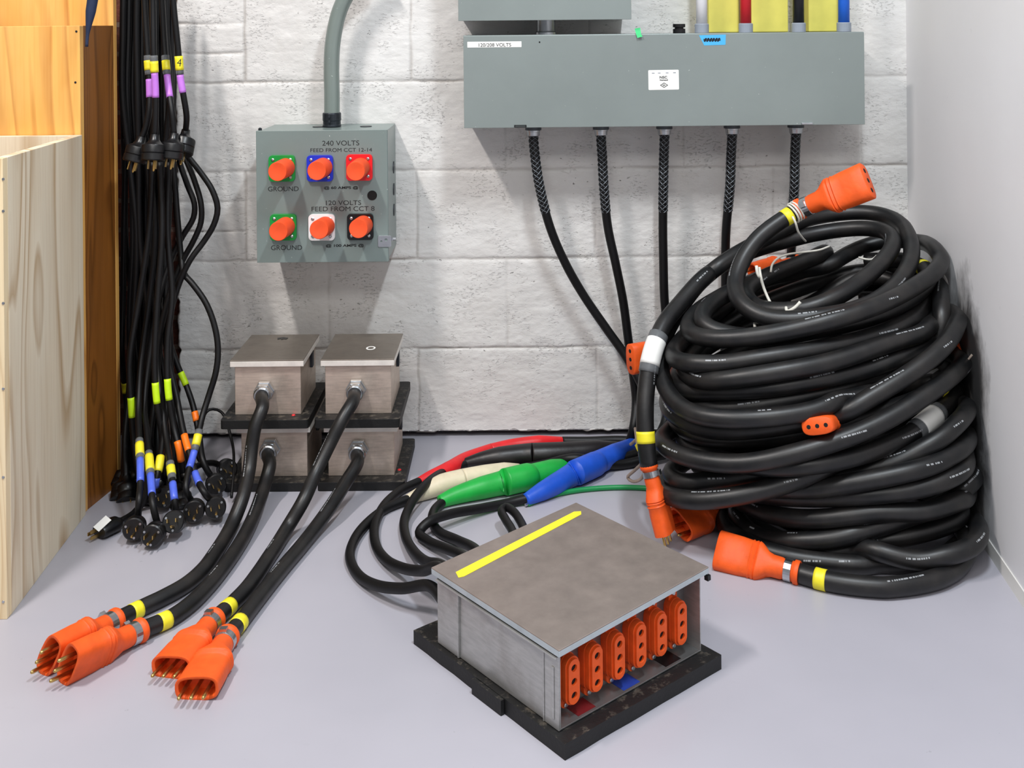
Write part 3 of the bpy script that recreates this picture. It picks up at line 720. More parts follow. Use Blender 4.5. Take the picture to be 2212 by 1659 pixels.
# ---------------------------------------------------------------- feeders out of the trough
RF = .0098
def grip(parent, pts, L, r):
    acc = [0]
    for i in range(1, len(pts)): acc.append(acc[-1]+(pts[i]-pts[i-1]).length)
    up = Vector((1, 0, 0)); m = MB(); NW = 5
    smp = []
    S = 110
    for k in range(S+1):
        s = L*k/S
        for i in range(1, len(acc)):
            if acc[i] >= s: break
        t_ = (s-acc[i-1])/(acc[i]-acc[i-1]); smp.append((s, pts[i-1].lerp(pts[i], t_), (pts[i]-pts[i-1]).normalized()))
    for sg in (-1, 1):
        for w in range(NW):
            rings = []
            for s, c, T in smp:
                X = (up-T*T.dot(up)).normalized(); Y = T.cross(X)
                fl = .0025*max(0, 1-s/.012)
                a = sg*(s/.055*2*PI)+2*PI*w/NW
                rad = X*math.cos(a)+Y*math.sin(a); tn = (-X*math.sin(a)+Y*math.cos(a))
                cc = c+rad*(r+fl+.0007+sg*.0003)
                wid = .0011
                rings.append([cc+rad*.0005, cc+tn*wid+T*0, cc-rad*.0005, cc-tn*wid])
            m.rings(rings)
    return m.build('mesh_grip', M['steel2'], parent, world=True, label='woven wire cable grip')
M['steel2'] = plain('dull_wire', '70767c', .4, .7, var=.1)
def sleeve(name, pts, rad, mat, parent, label=None):
    P, R = catmull(pts, .004, vals=rad)
    return tube(name, P, R, mat, parent, n=26, label=label)
# camlock lines: (px, py, radius px) from pigtail end to feeder end, resting on the floor
def camline(data):
    out = []; rr = []
    for px, py, rp in data:
        d = 2.15
        for _ in range(4):
            r = rp*d/FL; p = PZ(px, py, max(r, .010)); d = p.y+CD
        out.append(p); rr.append(r)
    return out, rr
CL = {
 'red': camline([(902, 1042, 9), (930, 1030, 13), (968, 1014, 16), (1005, 992, 14), (1060, 972, 13), (1110, 962, 14), (1165, 956, 15), (1215, 953, 9)]),
 'black': camline([(1000, 1003, 11), (1040, 995, 18), (1080, 989, 23), (1130, 984, 24), (1150, 983, 25), (1180, 982, 25), (1230, 979, 24), (1290, 974, 22), (1345, 967, 12)]),
 'white': camline([(878, 1080, 10), (915, 1064, 16), (955, 1047, 22), (1000, 1037, 23), (1050, 1027, 22), (1090, 1020, 20), (1120, 1014, 12)]),
 'green': camline([(950, 1084, 13), (985, 1070, 18), (1040, 1054, 23), (1085, 1043, 25), (1092, 1041, 28), (1140, 1030, 28), (1146, 1029, 25), (1195, 1017, 24), (1245, 1004, 13)]),
 'blue': camline([(1136, 1080, 13), (1170, 1062, 19), (1200, 1046, 22), (1235, 1026, 24), (1242, 1022, 27), (1285, 1003, 26), (1292, 999, 24), (1330, 981, 22), (1368, 960, 14)]),
}
CMAT = dict(red=M['red'], black=M['blackconn'], white=M['cream'], green=M['green'], blue=M['blue'])
# feeders: gland pixel, air path, then floor path to the camlock end
FD = [
 ('blue', 1152, [(1156, 340, 2.40), (1165, 400, 2.40), (1188, 490, 2.41), (1222, 570, 2.42), (1262, 640, 2.425), (1310, 710, 2.42), (1352, 770, 2.41), (1385, 830, 2.39), (1402, 885, 2.37), (1398, 930, 2.34), (1385, 950, .014)],
   'leftmost feeder cable from the trough, ending in the blue connector'),
 ('black', 1298, [(1301, 340, 2.41), (1304, 400, 2.41), (1313, 490, 2.42), (1330, 570, 2.42), (1346, 650, 2.425), (1358, 740, 2.43), (1368, 810, 2.43), (1374, 870, 2.42), (1368, 925, 2.39), (1358, 958, .014)],
   'second feeder cable from the trough, ending in the black connector'),
 ('green', 1435, [(1434, 340, 2.41), (1433, 400, 2.41), (1432, 490, 2.42), (1433, 560, 2.42), (1435, 640, 2.42), (1440, 700, 2.43), (1446, 800, 2.43), (1440, 900, 2.41), (1400, 968, 2.34), (1330, 992, .014), (1290, 998, .012)],
   'middle feeder cable from the trough, ending in the green connector'),
 ('red', 1581, [(1579, 340, 2.41), (1577, 400, 2.41), (1569, 490, 2.42), (1567, 550, 2.43), (1566, 700, 2.44), (1555, 850, 2.44), (1500, 935, 2.44), (1420, 953, 2.43), (1330, 951, .012), (1270, 953, .012)],
   'fourth feeder cable from the trough, ending in the red connector'),
 ('white', 1719, [(1717, 340, 2.41), (1716, 400, 2.41), (1712, 470, 2.42), (1708, 560, 2.43), (1690, 700, 2.44), (1640, 850, 2.44), (1540, 950, 2.42), (1420, 985, 2.32), (1330, 1004, .012), (1240, 990, .04), (1180, 1002, .02)],
   'rightmost feeder cable from the trough, running behind the big coil'),
]
for nm, gx, air, lab in FD:
    g = PD(gx, 276, CD-.075); g.z = TZ0
    pts0, rr0 = CL[nm]
    c = thing('feeder_cable', lab, 'cable', g, 0, 'feeder cables below the trough')
    MB().lathe([(.0180, -.0125), (.0180, -.001), (.0165, .0)], 24, Matrix.Translation(g)).build('gland_nut', M['glandgrey'], c, world=True)
    MB().lathe([(.0115, -.026), (.0140, -.0245), (.0145, -.016), (.0155, -.0155), (.0155, -.0126)], 24, Matrix.Translation(g)).build('gland_ring', M['steel'], c, world=True)
    k = 5 if len(pts0) > 7 else 4
    P = [g+Vector((0, 0, -.01)), g+Vector((0, 0, -.03))]+[PX(a, RF) for a in air]+[pts0[-1]]
    pts = catmull(P, .008)
    tube('cable', pts, RF, M['cord'], c, n=14)
    grip(c, pts[1:], .178, RF)
    sleeve('socket_sleeve', pts0[k-1:], rr0[k-1:], CMAT[nm], c, label=nm+' rubber connector half')
# pigtails out of the floor box -----------------------------------------------
RP = .0088
ANG = math.radians(39.6)
FBO = Vector((.0537, 1.4101-CD, 0))
FM = Matrix.Translation(FBO) @ Matrix.Rotation(ANG, 4, 'Z')
BD, BW = .268, .277
fp = lambda x, y, z: FM @ Vector((x, y, z))
PG = [
 ('red', [(870, 1057, RP), (833, 1088, RP), (810, 1135, RP), (813, 1180, RP), (835, 1210, .012), (872, 1228, .025), (912, 1233, .05), (948, 1226, .088), fp(.035, .2695, .092)], 'red connector pigtail, middle of the three loops left of the box'),
 ('black', [(965, 1017, .014), (925, 1042, .03), (893, 1080, .025), (874, 1122, .014), (876, 1158, .012), (893, 1190, .02), (920, 1213, .04), (955, 1222, .075), fp(.065, .2695, .082)], 'black connector pigtail, inner loop left of the box'),
 ('white', [(835, 1098, RP), (795, 1128, RP), (766, 1165, RP), (756, 1205, RP), (775, 1243, RP), (815, 1265, .018), (870, 1271, .035), (925, 1265, .054), fp(.020, .2695, .062)], 'cream connector pigtail, widest loop left of the box'),
 ('green', [(938, 1103, RP), (935, 1130, RP), (950, 1150, RP), (990, 1168, .012), (1030, 1190, .03), fp(.13, .31, .045), fp(.13, .272, .050)], 'green connector pigtail running to the back of the box'),
 ('blue', [(1100, 1086, RP), (1040, 1098, .013), (970, 1111, .024), (925, 1128, .025), (906, 1150, .014), (925, 1169, .012), (965, 1186, .02), (1005, 1206, .035), fp(.10, .31, .045), fp(.10, .272, .045)], 'blue connector pigtail bent sharply beside the green one'),
]
for nm, path, lab in PG:
    pts0, rr0 = CL[nm]; k = 5 if len(pts0) > 7 else 4
    c = thing('pigtail_cable', lab, 'cable', pts0[0].copy(), 0, 'camlock pigtails behind the floor box')
    P = [pts0[0]*1.0]+[PX(a, RP) if not isinstance(a, Vector) else a for a in path]
    P[0] = pts0[0]+(pts0[1]-pts0[0])*.3
    pts = catmull(P, .007)
    tube('cable', pts, RP, M['cord'], c, n=14)
    sleeve('plug_sleeve', pts0[:k], rr0[:k], CMAT[nm], c, label=nm+' rubber connector half')
    if nm == 'black':
        q0, q1 = pts0[3], pts0[4]
gw = thing('ground_wire', 'thin green wire curving across the floor from the coil', 'wire', PZ(1300, 1060, .005))
pts = catmull([PZ(1140, 1089, .0052), PZ(1185, 1072, .0052), PZ(1250, 1059, .0052), PZ(1330, 1053, .0052), PZ(1400, 1055, .0052), PZ(1440, 1062, .0052), PZ(1490, 1078, .0052), PZ(1540, 1090, .0052)], .008)
tube('wire', pts, .0050, M['gcable'], gw); 
MB().lathe([(.003, -.006), (.003, .002)], 10, frame(pts[0], pts[1]-pts[0])).build('bare_tip', M['steel'], gw, world=True)
lc = thing('loose_cable', 'short black cable loop rising behind the steel floor box', 'cable', fp(.2, .3, 0))
pts = catmull([fp(.165, .275, .04), PX((1108, 1150, .03)), PX((1092, 1122, .03)), PX((1084, 1103, .032)), PX((1093, 1096, .034)), PX((1110, 1106, .034)), PX((1124, 1126, .03)), PX((1134, 1150, .03)), fp(.19, .275, .04)], .006)
tube('cable', pts, RP*.9, M['cord'], lc)
# ---------------------------------------------------------------- floor box
fb = thing('power_distribution_box', 'stainless floor box with six orange sockets and a yellow taped lid', 'electrical box', FBO, ANG)
BZ = .022; BT = .132
m = MB(); N_ = 40
# mat: slightly irregular slab
out = []
for (x0, y0, x1, y1) in ((-.012, -.022, .293, -.024), (.293, -.024, .291, .316), (.291, .316, -.010, .320), (-.010, .320, -.012, -.022)):
    for k in range(10):
        f = k/10; px_, py_ = x0+(x1-x0)*f, y0+(y1-y0)*f
        out.append((px_+.0015*noise.noise(Vector((px_*30, py_*30, 1))), py_+.0015*noise.noise(Vector((px_*30, py_*30, 7)))))
m.prism(out, 0, .021)
m.prism([(-.018, .10), (-.012, .10), (-.012, .165), (-.018, .165)], 0, .021)
m.build('rubber_base', M['mat'], fb, bevel=.002)
# body: left side, back, right side, floor tray, recessed socket panel
side = MB().box(0, .0018, 0, BD, BZ, BT-.012)
side.box(-.0022, 0, .0, .030, BZ, BT-.014).box(-.0022, 0, .215, BD, BZ, BT-.014)
side.box(-.0035, -.0022, .008, .013, BZ+.012, BT-.03).box(-.0035, -.0022, .0275, .030, BZ, BT-.014).box(-.0035, -.0022, .215, .218, BZ, BT-.014)
side.build('side_panel', M['ssside'], fb, bevel=.0005)
MB().box(-.0075, -.0055, .0, BD-.002, BT-.0155, BT-.0135).box(-.0055, .002, 0, BD-.002, BT-.0142, BT-.0135).build('side_rail', M['ssside'], fb, bevel=.0004)
MB().box(BW-.0018, BW, 0, BD, BZ, BT-.004).build('side_panel', M['ssside'], fb, bevel=.0005)
MB().box(.0018, BW-.0018, BD-.0018, BD, BZ, BT-.006).build('back_panel', M['ssside'], fb, bevel=.0005)
MB().box(.0018, BW-.0018, 0, BD-.0018, BZ, BZ+.002).build('tray', M['ssfront'], fb, bevel=.0004)
RY = .031
MB().box(.0018, BW-.0018, RY, RY+.002, BZ+.002, BT-.008).build('socket_panel', M['ssfront'], fb, bevel=.0004)
# receptacles
def stadium(w, h, n=10):
    r = w/2; p = []
    for k in range(n+1):
        a = PI*k/n; p.append((r*math.cos(a), h/2-r+r*math.sin(a)))
    for k in range(n+1):
        a = PI+PI*k/n; p.append((r*math.cos(a), -h/2+r+r*math.sin(a)))
    return p
for i in range(6):
    x = .0315+i*.0425; zc = .0705
    T = Matrix.Translation((x, RY, zc)) @ Matrix(((1, 0, 0, 0), (0, 0, -1, 0), (0, 1, 0, 0), (0, 0, 0, 1))) @ Matrix.Diagonal((.92, .86, 1, 1))
    m = MB()
    m.prism(stadium(.019, .100), 0, .007, (), T)
    H3 = [circ(.0054, 16, 0, z) for z in (-.021, 0, .021)]
    m.prism(stadium(.028, .076), .0, .012, (), T)
    m.prism(stadium(.0262, .074), .012, .021, (), T)
    m.prism(stadium(.0215, .069), .021, .025, H3, T)
    r = m.build('socket', M['orange'], fb, bevel=.0009)
    for z in (-.021, 0, .021):
        MB().lathe([(.0054, .0212), (.0054, .0215)], 14, T @ Matrix.Translation((0, z, 0))).build('socket_hole', M['hole'], r)
    for z in (-.0445, .0445):
        MB().lathe([(.0040, .007), (.0040, .0088), (.0025, .0098)], 12, T @ Matrix.Translation((0, z, 0))).build('screw', M['steel'], r)
for x, mt, nm in ((.052, M['dred'], 'dark red'), (.137, M['dblue'], 'blue'), (.222, M['black'], 'black')):
    MB().box(x-.016, x+.016, .004, .030, BZ+.002, BZ+.0024).build('tape_mark', mt, fb, label=nm+' tape square')
# lid, hinged along the left edge and slightly lifted at the right
LT = Matrix.Translation((-.006, -.006, BT-.001)) @ Matrix.Rotation(-math.radians(2.4), 4, 'Y')
LW, LD = .295, .284
lm = MB().box(0, LW, 0, LD, -.0018, 0, LT)
rm = MB().box(0, LW, 0, .0016, -.0095, -.0018, LT).box(0, .0016, .0016, LD, -.010, -.0018, LT).box(LW-.0016, LW, .0016, LD, -.012, -.0018, LT).box(0.0016, LW-.0016, LD-.0016, LD, -.010, -.0018, LT)
lid = lm.build('lid', M['ssbig'], fb, bevel=.0008)
rm.build('lid_rim', M['ssrim2'], lid, bevel=.0005)
MB().box(LW-.004, LW+.0025, -.001, .006, -.020, -.0125, LT).build('lid_catch', M['black'], lid)
TP = [(.018, LD-.050), (.282, LD-.022), (.290, LD-.014), (.282, LD-.004), (.018, LD-.035), (.010, LD-.043)]
TP = [(.012, .232), (.020, .229), (.272, .247), (.279, .255), (.270, .262), (.018, .247)]
MB().prism(TP, .0001, .0005, (), LT).build('yellow_tape', M['yellow'], lid, label='yellow tape strip')
# ---------------------------------------------------------------- the big pile of coiled cables
RC_ = .0162
def Rmax(px, py):
    a, b = ray(px, py); return min(2.12, (.898-.115*CD-.021)/(a-.115))
def loop(L, F, R, B, dl=2.08, df=1.86, db=2.36, wob=.004, seed=0):
    Lp = PX((L[0], L[1], dl), RC_); Rp = PX((R[0], R[1], Rmax(*R)), RC_)
    Fp = PX((F[0], F[1], df), RC_)
    Bp = PX((B[0], B[1], db), RC_) if B else Lp+Rp-Fp
    if Bp.z < RC_: Bp.z = RC_
    C = (Lp+Rp+Fp+Bp)/4; w = (Lp+Rp-Fp-Bp)/4; u = (Rp-Lp)/2; v = (Fp-Bp)/2
    out = []
    rs = random.Random(seed)
    for k in range(14):
        th = -PI/2+2*PI*k/14+.22            # back, then left, front, right
        # cos=-1 left, sin=+1 front
        c, s = -math.sin(th+PI/2), -math.cos(th+PI/2)
        p = C+u*c+v*s+w*math.cos(2*math.atan2(s, c))
        p += Vector((rs.uniform(-wob, wob), rs.uniform(-wob, wob), rs.uniform(-wob, wob)*.6))
        p.z = max(p.z, RC_); out.append(p)
    return out
CAB = []
def cab(name, label, *segs):
    P = []
    for s in segs: P += [PX(a, RC_) if not isinstance(a, Vector) else a for a in s]
    CAB.append([name, label, P])
# 1 top cable, plug paddle at the top
TOPP = [(1727, 452, 2.14), (1690, 475, 2.13), (1645, 508, 2.12), (1608, 555, 2.10), (1588, 612, 2.06), (1602, 655, 2.01), (1660, 688, 1.97), (1780, 683, 1.955), (1873, 660, 1.98), (1940, 611, 2.06), (1969, 553, 2.14), (1960, 504, 2.22),
        (1931, 472, 2.30), (1873, 458, 2.36), (1787, 464, 2.37), (1724, 480, 2.33), (1640, 522, 2.25), (1579, 556, 2.20), (1512, 608, 2.16), (1462, 675, 2.12), (1430, 740, 2.09),
        (1425, 790, 2.05), (1440, 845, 1.99), (1470, 880, 1.93), (1512, 899, 1.88), (1577, 906, 1.855), (1675, 901, 1.85), (1754, 889, 1.86), (1852, 858, 1.90), (1951, 810, 1.97), (2010, 751, 2.02), (2034, 690, 2.05)]
cab('extension_cable', 'thick black cable on top of the pile with its orange connector pointing up', TOPP, [(2032, 640, 2.10), (1995, 600, 2.25), (1900, 610, 2.36), (1780, 640, 2.38)])
HANG = [(1402, 1008, 1.955), (1395, 950, 1.965), (1393, 890, 1.98), (1397, 830, 2.0), (1407, 770, 2.02), (1432, 705, 2.06), (1470, 655, 2.11), (1520, 600, 2.16), (1580, 560, 2.22), (1660, 530, 2.29), (1760, 505, 2.33)]
cab('extension_cable', 'thick black cable with an orange plug hanging down left of the pile', HANG,
    [(1860, 492, 2.31), (1915, 500, 2.26), (1931, 528, 2.18), (1890, 582, 2.09), (1816, 637, 2.01), (1740, 668, 1.985)],
    [(1640, 668, 2.04), (1608, 630, 2.12), (1650, 600, 2.2)], loop((1499, 685), (1715, 714), (2032, 572), (1855, 530), df=1.93, seed=3), loop((1527, 665), (1700, 725), (2005, 610), (1820, 566), dl=2.06, df=1.97, db=2.32, seed=4))
cab('extension_cable', 'third cable from the top of the pile, printed white legend at its front', loop((1462, 745), (1700, 768), (2000, 650), (1800, 592), df=1.91, seed=5), loop((1478, 775), (1722, 797), (2030, 672), (1790, 608), df=1.88, db=2.33, seed=6, wob=.007), loop((1466, 800), (1725, 832), (2030, 700), (1800, 650), df=1.9, seed=7, wob=.007))
cab('extension_cable', 'black cable loops under the widest front strand, yellow band at right', loop((1482, 830), (1735, 862), (2040, 730), (1800, 690), df=1.90, seed=8, wob=.007), loop((1445, 850), (1740, 912), (2070, 690), (1820, 720), df=1.88, seed=9), loop((1462, 880), (1700, 940), (2055, 800), (1800, 760), df=1.90, seed=10, wob=.007),
    [(1800, 780, 2.30), (1620, 850, 2.25)])
cab('extension_cable', 'black cable sagging low at the left front of the pile', loop((1460, 915), (1665, 990), (2080, 790), (1850, 800), df=1.85, seed=11, wob=.007), loop((1476, 1000), (1620, 1066), (2060, 860), (1850, 850), df=1.865, seed=12, wob=.007), loop((1495, 990), (1600, 1033), (2070, 890), (1850, 880), df=1.90, seed=13))
cab('extension_cable', 'black cable at mid height with a white sleeve at the right', loop((1480, 930), (1760, 1003), (2058, 850), (1800, 850), df=1.88, seed=14, wob=.007), loop((1500, 985), (1820, 1022), (2088, 885), (1850, 900), df=1.88, seed=15, wob=.007), loop((1525, 1005), (1800, 1048), (2092, 940), (1850, 930), df=1.87, seed=16, wob=.007))
cab('extension_cable', 'black cable in the lower third of the pile', loop((1550, 1025), (1820, 1080), (2096, 980), (1850, 960), df=1.86, seed=17, wob=.009), loop((1575, 1060), (1840, 1118), (2085, 1040), (1850, 990), df=1.86, seed=18, wob=.010), loop((1605, 1075), (1760, 1170), (2100, 1040), (1850, 1010), df=1.87, seed=19, wob=.010))
cab('extension_cable', 'black cable on the floor under the pile with an orange socket end', [(1722, 1237, RC_), (1793, 1256, RC_), (1892, 1268, RC_), (1970, 1266, RC_), (2050, 1240, RC_), (2088, 1200, RC_), (2080, 1140, RC_), (2000, 1060, RC_), (1880, 1020, RC_), (1700, 1015, RC_)],
    loop((1570, 1112), (1845, 1222), (2095, 1150), (1850, 1015), df=1.85, seed=20, wob=.006), loop((1600, 1105), (1930, 1205), (2108, 1120), (1850, 1000), df=1.84, seed=21, wob=.012), loop((1640, 1085), (1950, 1165), (2060, 1060), (1850, 990), df=1.86, seed=22, wob=.012))
# resample and relax so that strands rest against each other instead of passing through
allp = []; own = []; idx = []
for c, (nm, lb, P) in enumerate(CAB):
    q = catmull(P, .022)
    # uniform spacing
    acc = [0]
    for i in range(1, len(q)): acc.append(acc[-1]+(q[i]-q[i-1]).length)
    n = int(acc[-1]/.02); u_ = []; j = 1
    for k in range(n+1):
        s = acc[-1]*k/n
        while j < len(acc)-1 and acc[j] < s: j += 1
        u_.append(q[j-1].lerp(q[j], (s-acc[j-1])/max(1e-9, acc[j]-acc[j-1])))
    idx.append((len(allp), len(allp)+len(u_)))
    for k, p in enumerate(u_): allp.append(tuple(p)); own.append((c, k))
X = np.array(allp); X0 = X.copy(); own = np.array(own)
gid = own[:, 0]*100000+own[:, 1]
camp = np.array([0, -CD, CH])
N = len(X); D2 = 2*RC_*1.0
close = np.abs(gid[:, None]-gid[None, :]) <= 4
pinned = np.zeros(N, bool)
for c, n in ((0, 44), (1, 22)): pinned[idx[c][0]:idx[c][0]+n] = True
pinned[idx[7][0]:idx[7][0]+8] = True
X = X.astype('f'); X0 = X0.astype('f'); camp = camp.astype('f')
for it in range(75):
    df = X[:, None, :]-X[None, :, :]
    ds = np.sqrt((df**2).sum(2))+1e-9
    hit = (ds < D2) & ~close
    pen = np.where(hit, (D2-ds)*.5, 0)
    mv = (df/ds[:, :, None]*pen[:, :, None]).sum(1)*.55
    # favour moving along the line of sight so each strand keeps its place in view
    rayv = X-camp; rayv /= np.linalg.norm(rayv, axis=1)[:, None]
    al = (mv*rayv).sum(1)[:, None]*rayv
    mv = al*1.5+(mv-al)*.6
    mv[pinned] = 0
    X += mv
    sm = np.zeros_like(X)
    for a, b in idx: sm[a+1:b-1] = (X[a:b-2]+X[a+2:b])/2-X[a+1:b-1]
    X += sm*.22
    off = X0-X; al = (off*rayv).sum(1)[:, None]*rayv
    X += (off-al)*.13+al*.004
    X[:, 2] = np.maximum(X[:, 2], RC_)
    lim = .898+.115*X[:, 1]-RC_-.003
    X[:, 0] = np.minimum(X[:, 0], lim)
    X[:, 1] = np.minimum(X[:, 1], -RC_-.006)
    X[pinned] = X0[pinned]
CP = []
for c, (nm, lb, P) in enumerate(CAB):
    a, b = idx[c]
    o0 = Vector(X[a:b].mean(0)); o0.z = 0
    t = thing(nm, lb, 'cable', o0, 0, 'thick black cables coiled in the corner')
    pts = catmull([Vector(x) for x in X[a:b]], .011)
    tube('cable', pts, RC_, M['cable'], t, n=20)
    CP.append((t, pts))
def arc(pts, i): return sum((pts[k]-pts[k-1]).length for k in range(1, i+1))
def nearest(pts, px, py, d):
    q = PD(px, py, d); return min(range(len(pts)), key=lambda i: (pts[i]-q).length)
# connectors on the pile
def endconn(ci, tgt, male, wide, sc=1.0, start=True):
    t, pts = CP[ci]; e = pts[0] if start else pts[-1]
    d = (tgt-e)
    return connector(t, frame(e-d.normalized()*.004, d, wide), male, sc)
endconn(0, PD(1808, 418, 2.10), False, (.45, 0, 1), 1.08)
endconn(1, PD(1436, 1145, 1.935), True, (.45, 1, .0), .84)
endconn(7, PZ(1590, 1200, .022), False, (.5, .6, .75), 1.0)
def loose(ci, a, b, male, wide, sc=1): connector(CP[ci][0], frame(a, b-a, wide), male, sc)
loose(4, PD(1562, 1100, 2.06), PD(1490, 1125, 1.99), True, (.9, -.1, -.5), .95)
loose(3, PD(1800, 905, 1.93), PD(1750, 927, 1.795), False, (1, .1, .12), .8)
loose(1, PD(1725, 566, 2.43), PD(1650, 592, 2.38), True, (.3, .3, 1), .95)
loose(2, PD(1470, 755, 2.25), PD(1385, 772, 2.20), False, (.2, .2, 1), .9)
loose(3, PD(2040, 700, 2.13), PD(2055, 745, 2.06), True, (0, 1, .5), .6)
for ci, px, py, d, ln, mt, nm in ((0, 1698, 470, 2.13, .016, 'yellow', 'yellow tape band'), (1, 1393, 948, 1.965, .02, 'yellow', 'yellow tape band'), (7, 1778, 1252, 1.8, .018, 'yellow', 'yellow tape band'),
                              (3, 2042, 812, 1.97, .014, 'yellow', 'yellow tape band'), (1, 2000, 562, 2.2, .012, 'yellow', 'yellow tape band')):
    t, pts = CP[ci]; i = nearest(pts, px, py, d); s = arc(pts, i)
    band('tape_band', pts, s-ln/2, s+ln/2, RC_+.0007, M[mt], t, label=nm, n=22)
for ci, px, py, d, ln in ((1, 1412, 755, 2.02, .075), (5, 1998, 940, 1.95, .080)):
    t, pts = CP[ci]; i = nearest(pts, px, py, d); s = arc(pts, i)
    band('clear_sleeve', pts, s-ln/2, s+ln/2, RC_+.0020, M['clear'], t, label='clear plastic sleeve', n=24)
    band('paper_label', pts, s-ln*.32, s+ln*.32, RC_+.0024, M['white'], t, label='white paper label', n=24)
# strings
def string(lab, P, r=.0022, mat='string', ci=0):
    tube('tie_cord', catmull(P, .006), r, M[mat], CP[ci][0], n=8, label=lab)
def ringtie(ci, px, py, d, r, turns=3, mat='string', lab='white tie cord'):
    t, pts = CP[ci]; i = max(1, min(len(pts)-2, nearest(pts, px, py, d))); T = frame(pts[i], pts[i+1]-pts[i-1])
    q = [T @ Vector((r*math.cos(a), r*math.sin(a), (a/(2*PI)-turns/2)*.006)) for a in [k*PI/8 for k in range(int(16*turns)+1)]]
    tube('tie_cord', q, .0021, M[mat], t, n=8, label=lab)
ringtie(0, 1716, 458, 2.14, RC_+.003)
string('white tie cord', [PD(1712, 468, 2.105), PD(1718, 480, 2.10), PD(1724, 500, 2.11), PD(1732, 512, 2.13), PD(1740, 521, 2.17)])
string('white tie cord', [PD(1640, 578, 2.08), PD(1643, 596, 2.07), PD(1650, 622, 2.07), PD(1662, 650, 2.06), PD(1672, 668, 2.04)], .0028)
string('white tie cord', [PD(1634, 574, 2.075), PD(1636, 590, 2.07), PD(1641, 600, 2.07)], .003)
string('white tie cord', [PD(1792, 532, 2.26), PD(1770, 540, 2.24), PD(1735, 545, 2.22), PD(1700, 550, 2.20), PD(1680, 558, 2.19), PD(1668, 572, 2.18), PD(1665, 588, 2.17)], .0022)
string('white tie cord', [PD(1698, 664, 2.0), PD(1700, 672, 1.99), PD(1712, 668, 1.98), PD(1722, 660, 1.98), PD(1729, 652, 1.98)], .0030)
string('white tie cord', [PD(1855, 556, 2.24), PD(1870, 560, 2.23), PD(1885, 560, 2.22), PD(1894, 552, 2.22)], .0022)
string('white tie cord', [PD(1633, 690, 1.99), PD(1630, 700, 1.985), PD(1632, 711, 1.98)], .0028)
string('pale tie cord', [PD(2048, 800, 2.0), PD(2066, 797, 2.0), PD(2085, 784, 1.99), PD(2100, 766, 1.985)], .002, 'dirtystring', 3)
# grimy string knot by the hanging plug
kn_ = [PD(1362, 960, 2.10), PD(1385, 945, 2.06), PD(1400, 958, 2.04), PD(1382, 975, 2.05), PD(1385, 1000, 2.06), PD(1372, 1015, 2.08), PD(1356, 1032, 2.10), PD(1366, 1040, 2.09), PD(1385, 1034, 2.07), PD(1392, 1015, 2.06), PD(1386, 990, 2.06), PD(1378, 965, 2.06), PD(1372, 925, 2.10)]
string('grimy tie cord', kn_, .0030, 'dirtystring', 1)
v = [PD(1371, 962, 2.035), PD(1388, 945, 2.03), PD(1390, 960, 2.03), PD(1377, 975, 2.035)]; v += [x+Vector((.0004, .0008, 0)) for x in v]
mk('tape_tail', v, [(0, 3, 2, 1), (4, 5, 6, 7), (0, 1, 5, 4), (1, 2, 6, 5), (2, 3, 7, 6), (3, 0, 4, 7)], M['yellow'], CP[1][0], world=True, label='yellow tape tail')
# ---------------------------------------------------------------- hanging bundle at the left
RH = .0062
def plug_round(parent, T, r=.0205, L=.030, faced=True):
    """T: +z from cord to prongs"""
    m = MB().lathe([(.0085, -.022), (.0095, -.012), (.014, -.006), (r*.97, -.001), (r, .002), (r, L*.45), (r*.94, L*.5), (r, L*.55), (r, L-.002), (r-.002, L)], 26, T)
    b = m.build('plug', M['black'], parent, world=True, smooth=True)
    b.modifiers.new('e', 'EDGE_SPLIT').split_angle = .7
    for k, (x, y) in enumerate(((-.0075, .002), (.0075, .002), (0, -.008))):
        if k < 2: MB().box(x-.0008, x+.0008, y-.0032, y+.0032, L, L+.016, T).build('prong', M['brass'], b, world=True)
        else: MB().lathe([(.0024, L), (.0024, L+.018), (.001, L+.020)], 10, T @ Matrix.Translation((x, y, 0))).build('prong', M['brass'], b, world=True)
    if faced:
        for a in (.5, 2.6, 4.7):
            MB().lathe([(.0022, L), (.0022, L+.0007)], 8, T @ Matrix.Translation(((r-.005)*math.cos(a), (r-.005)*math.sin(a), 0))).build('face_screw', M['steel'], b, world=True)
    return b
GRP = 'black power cords hanging by the brick'
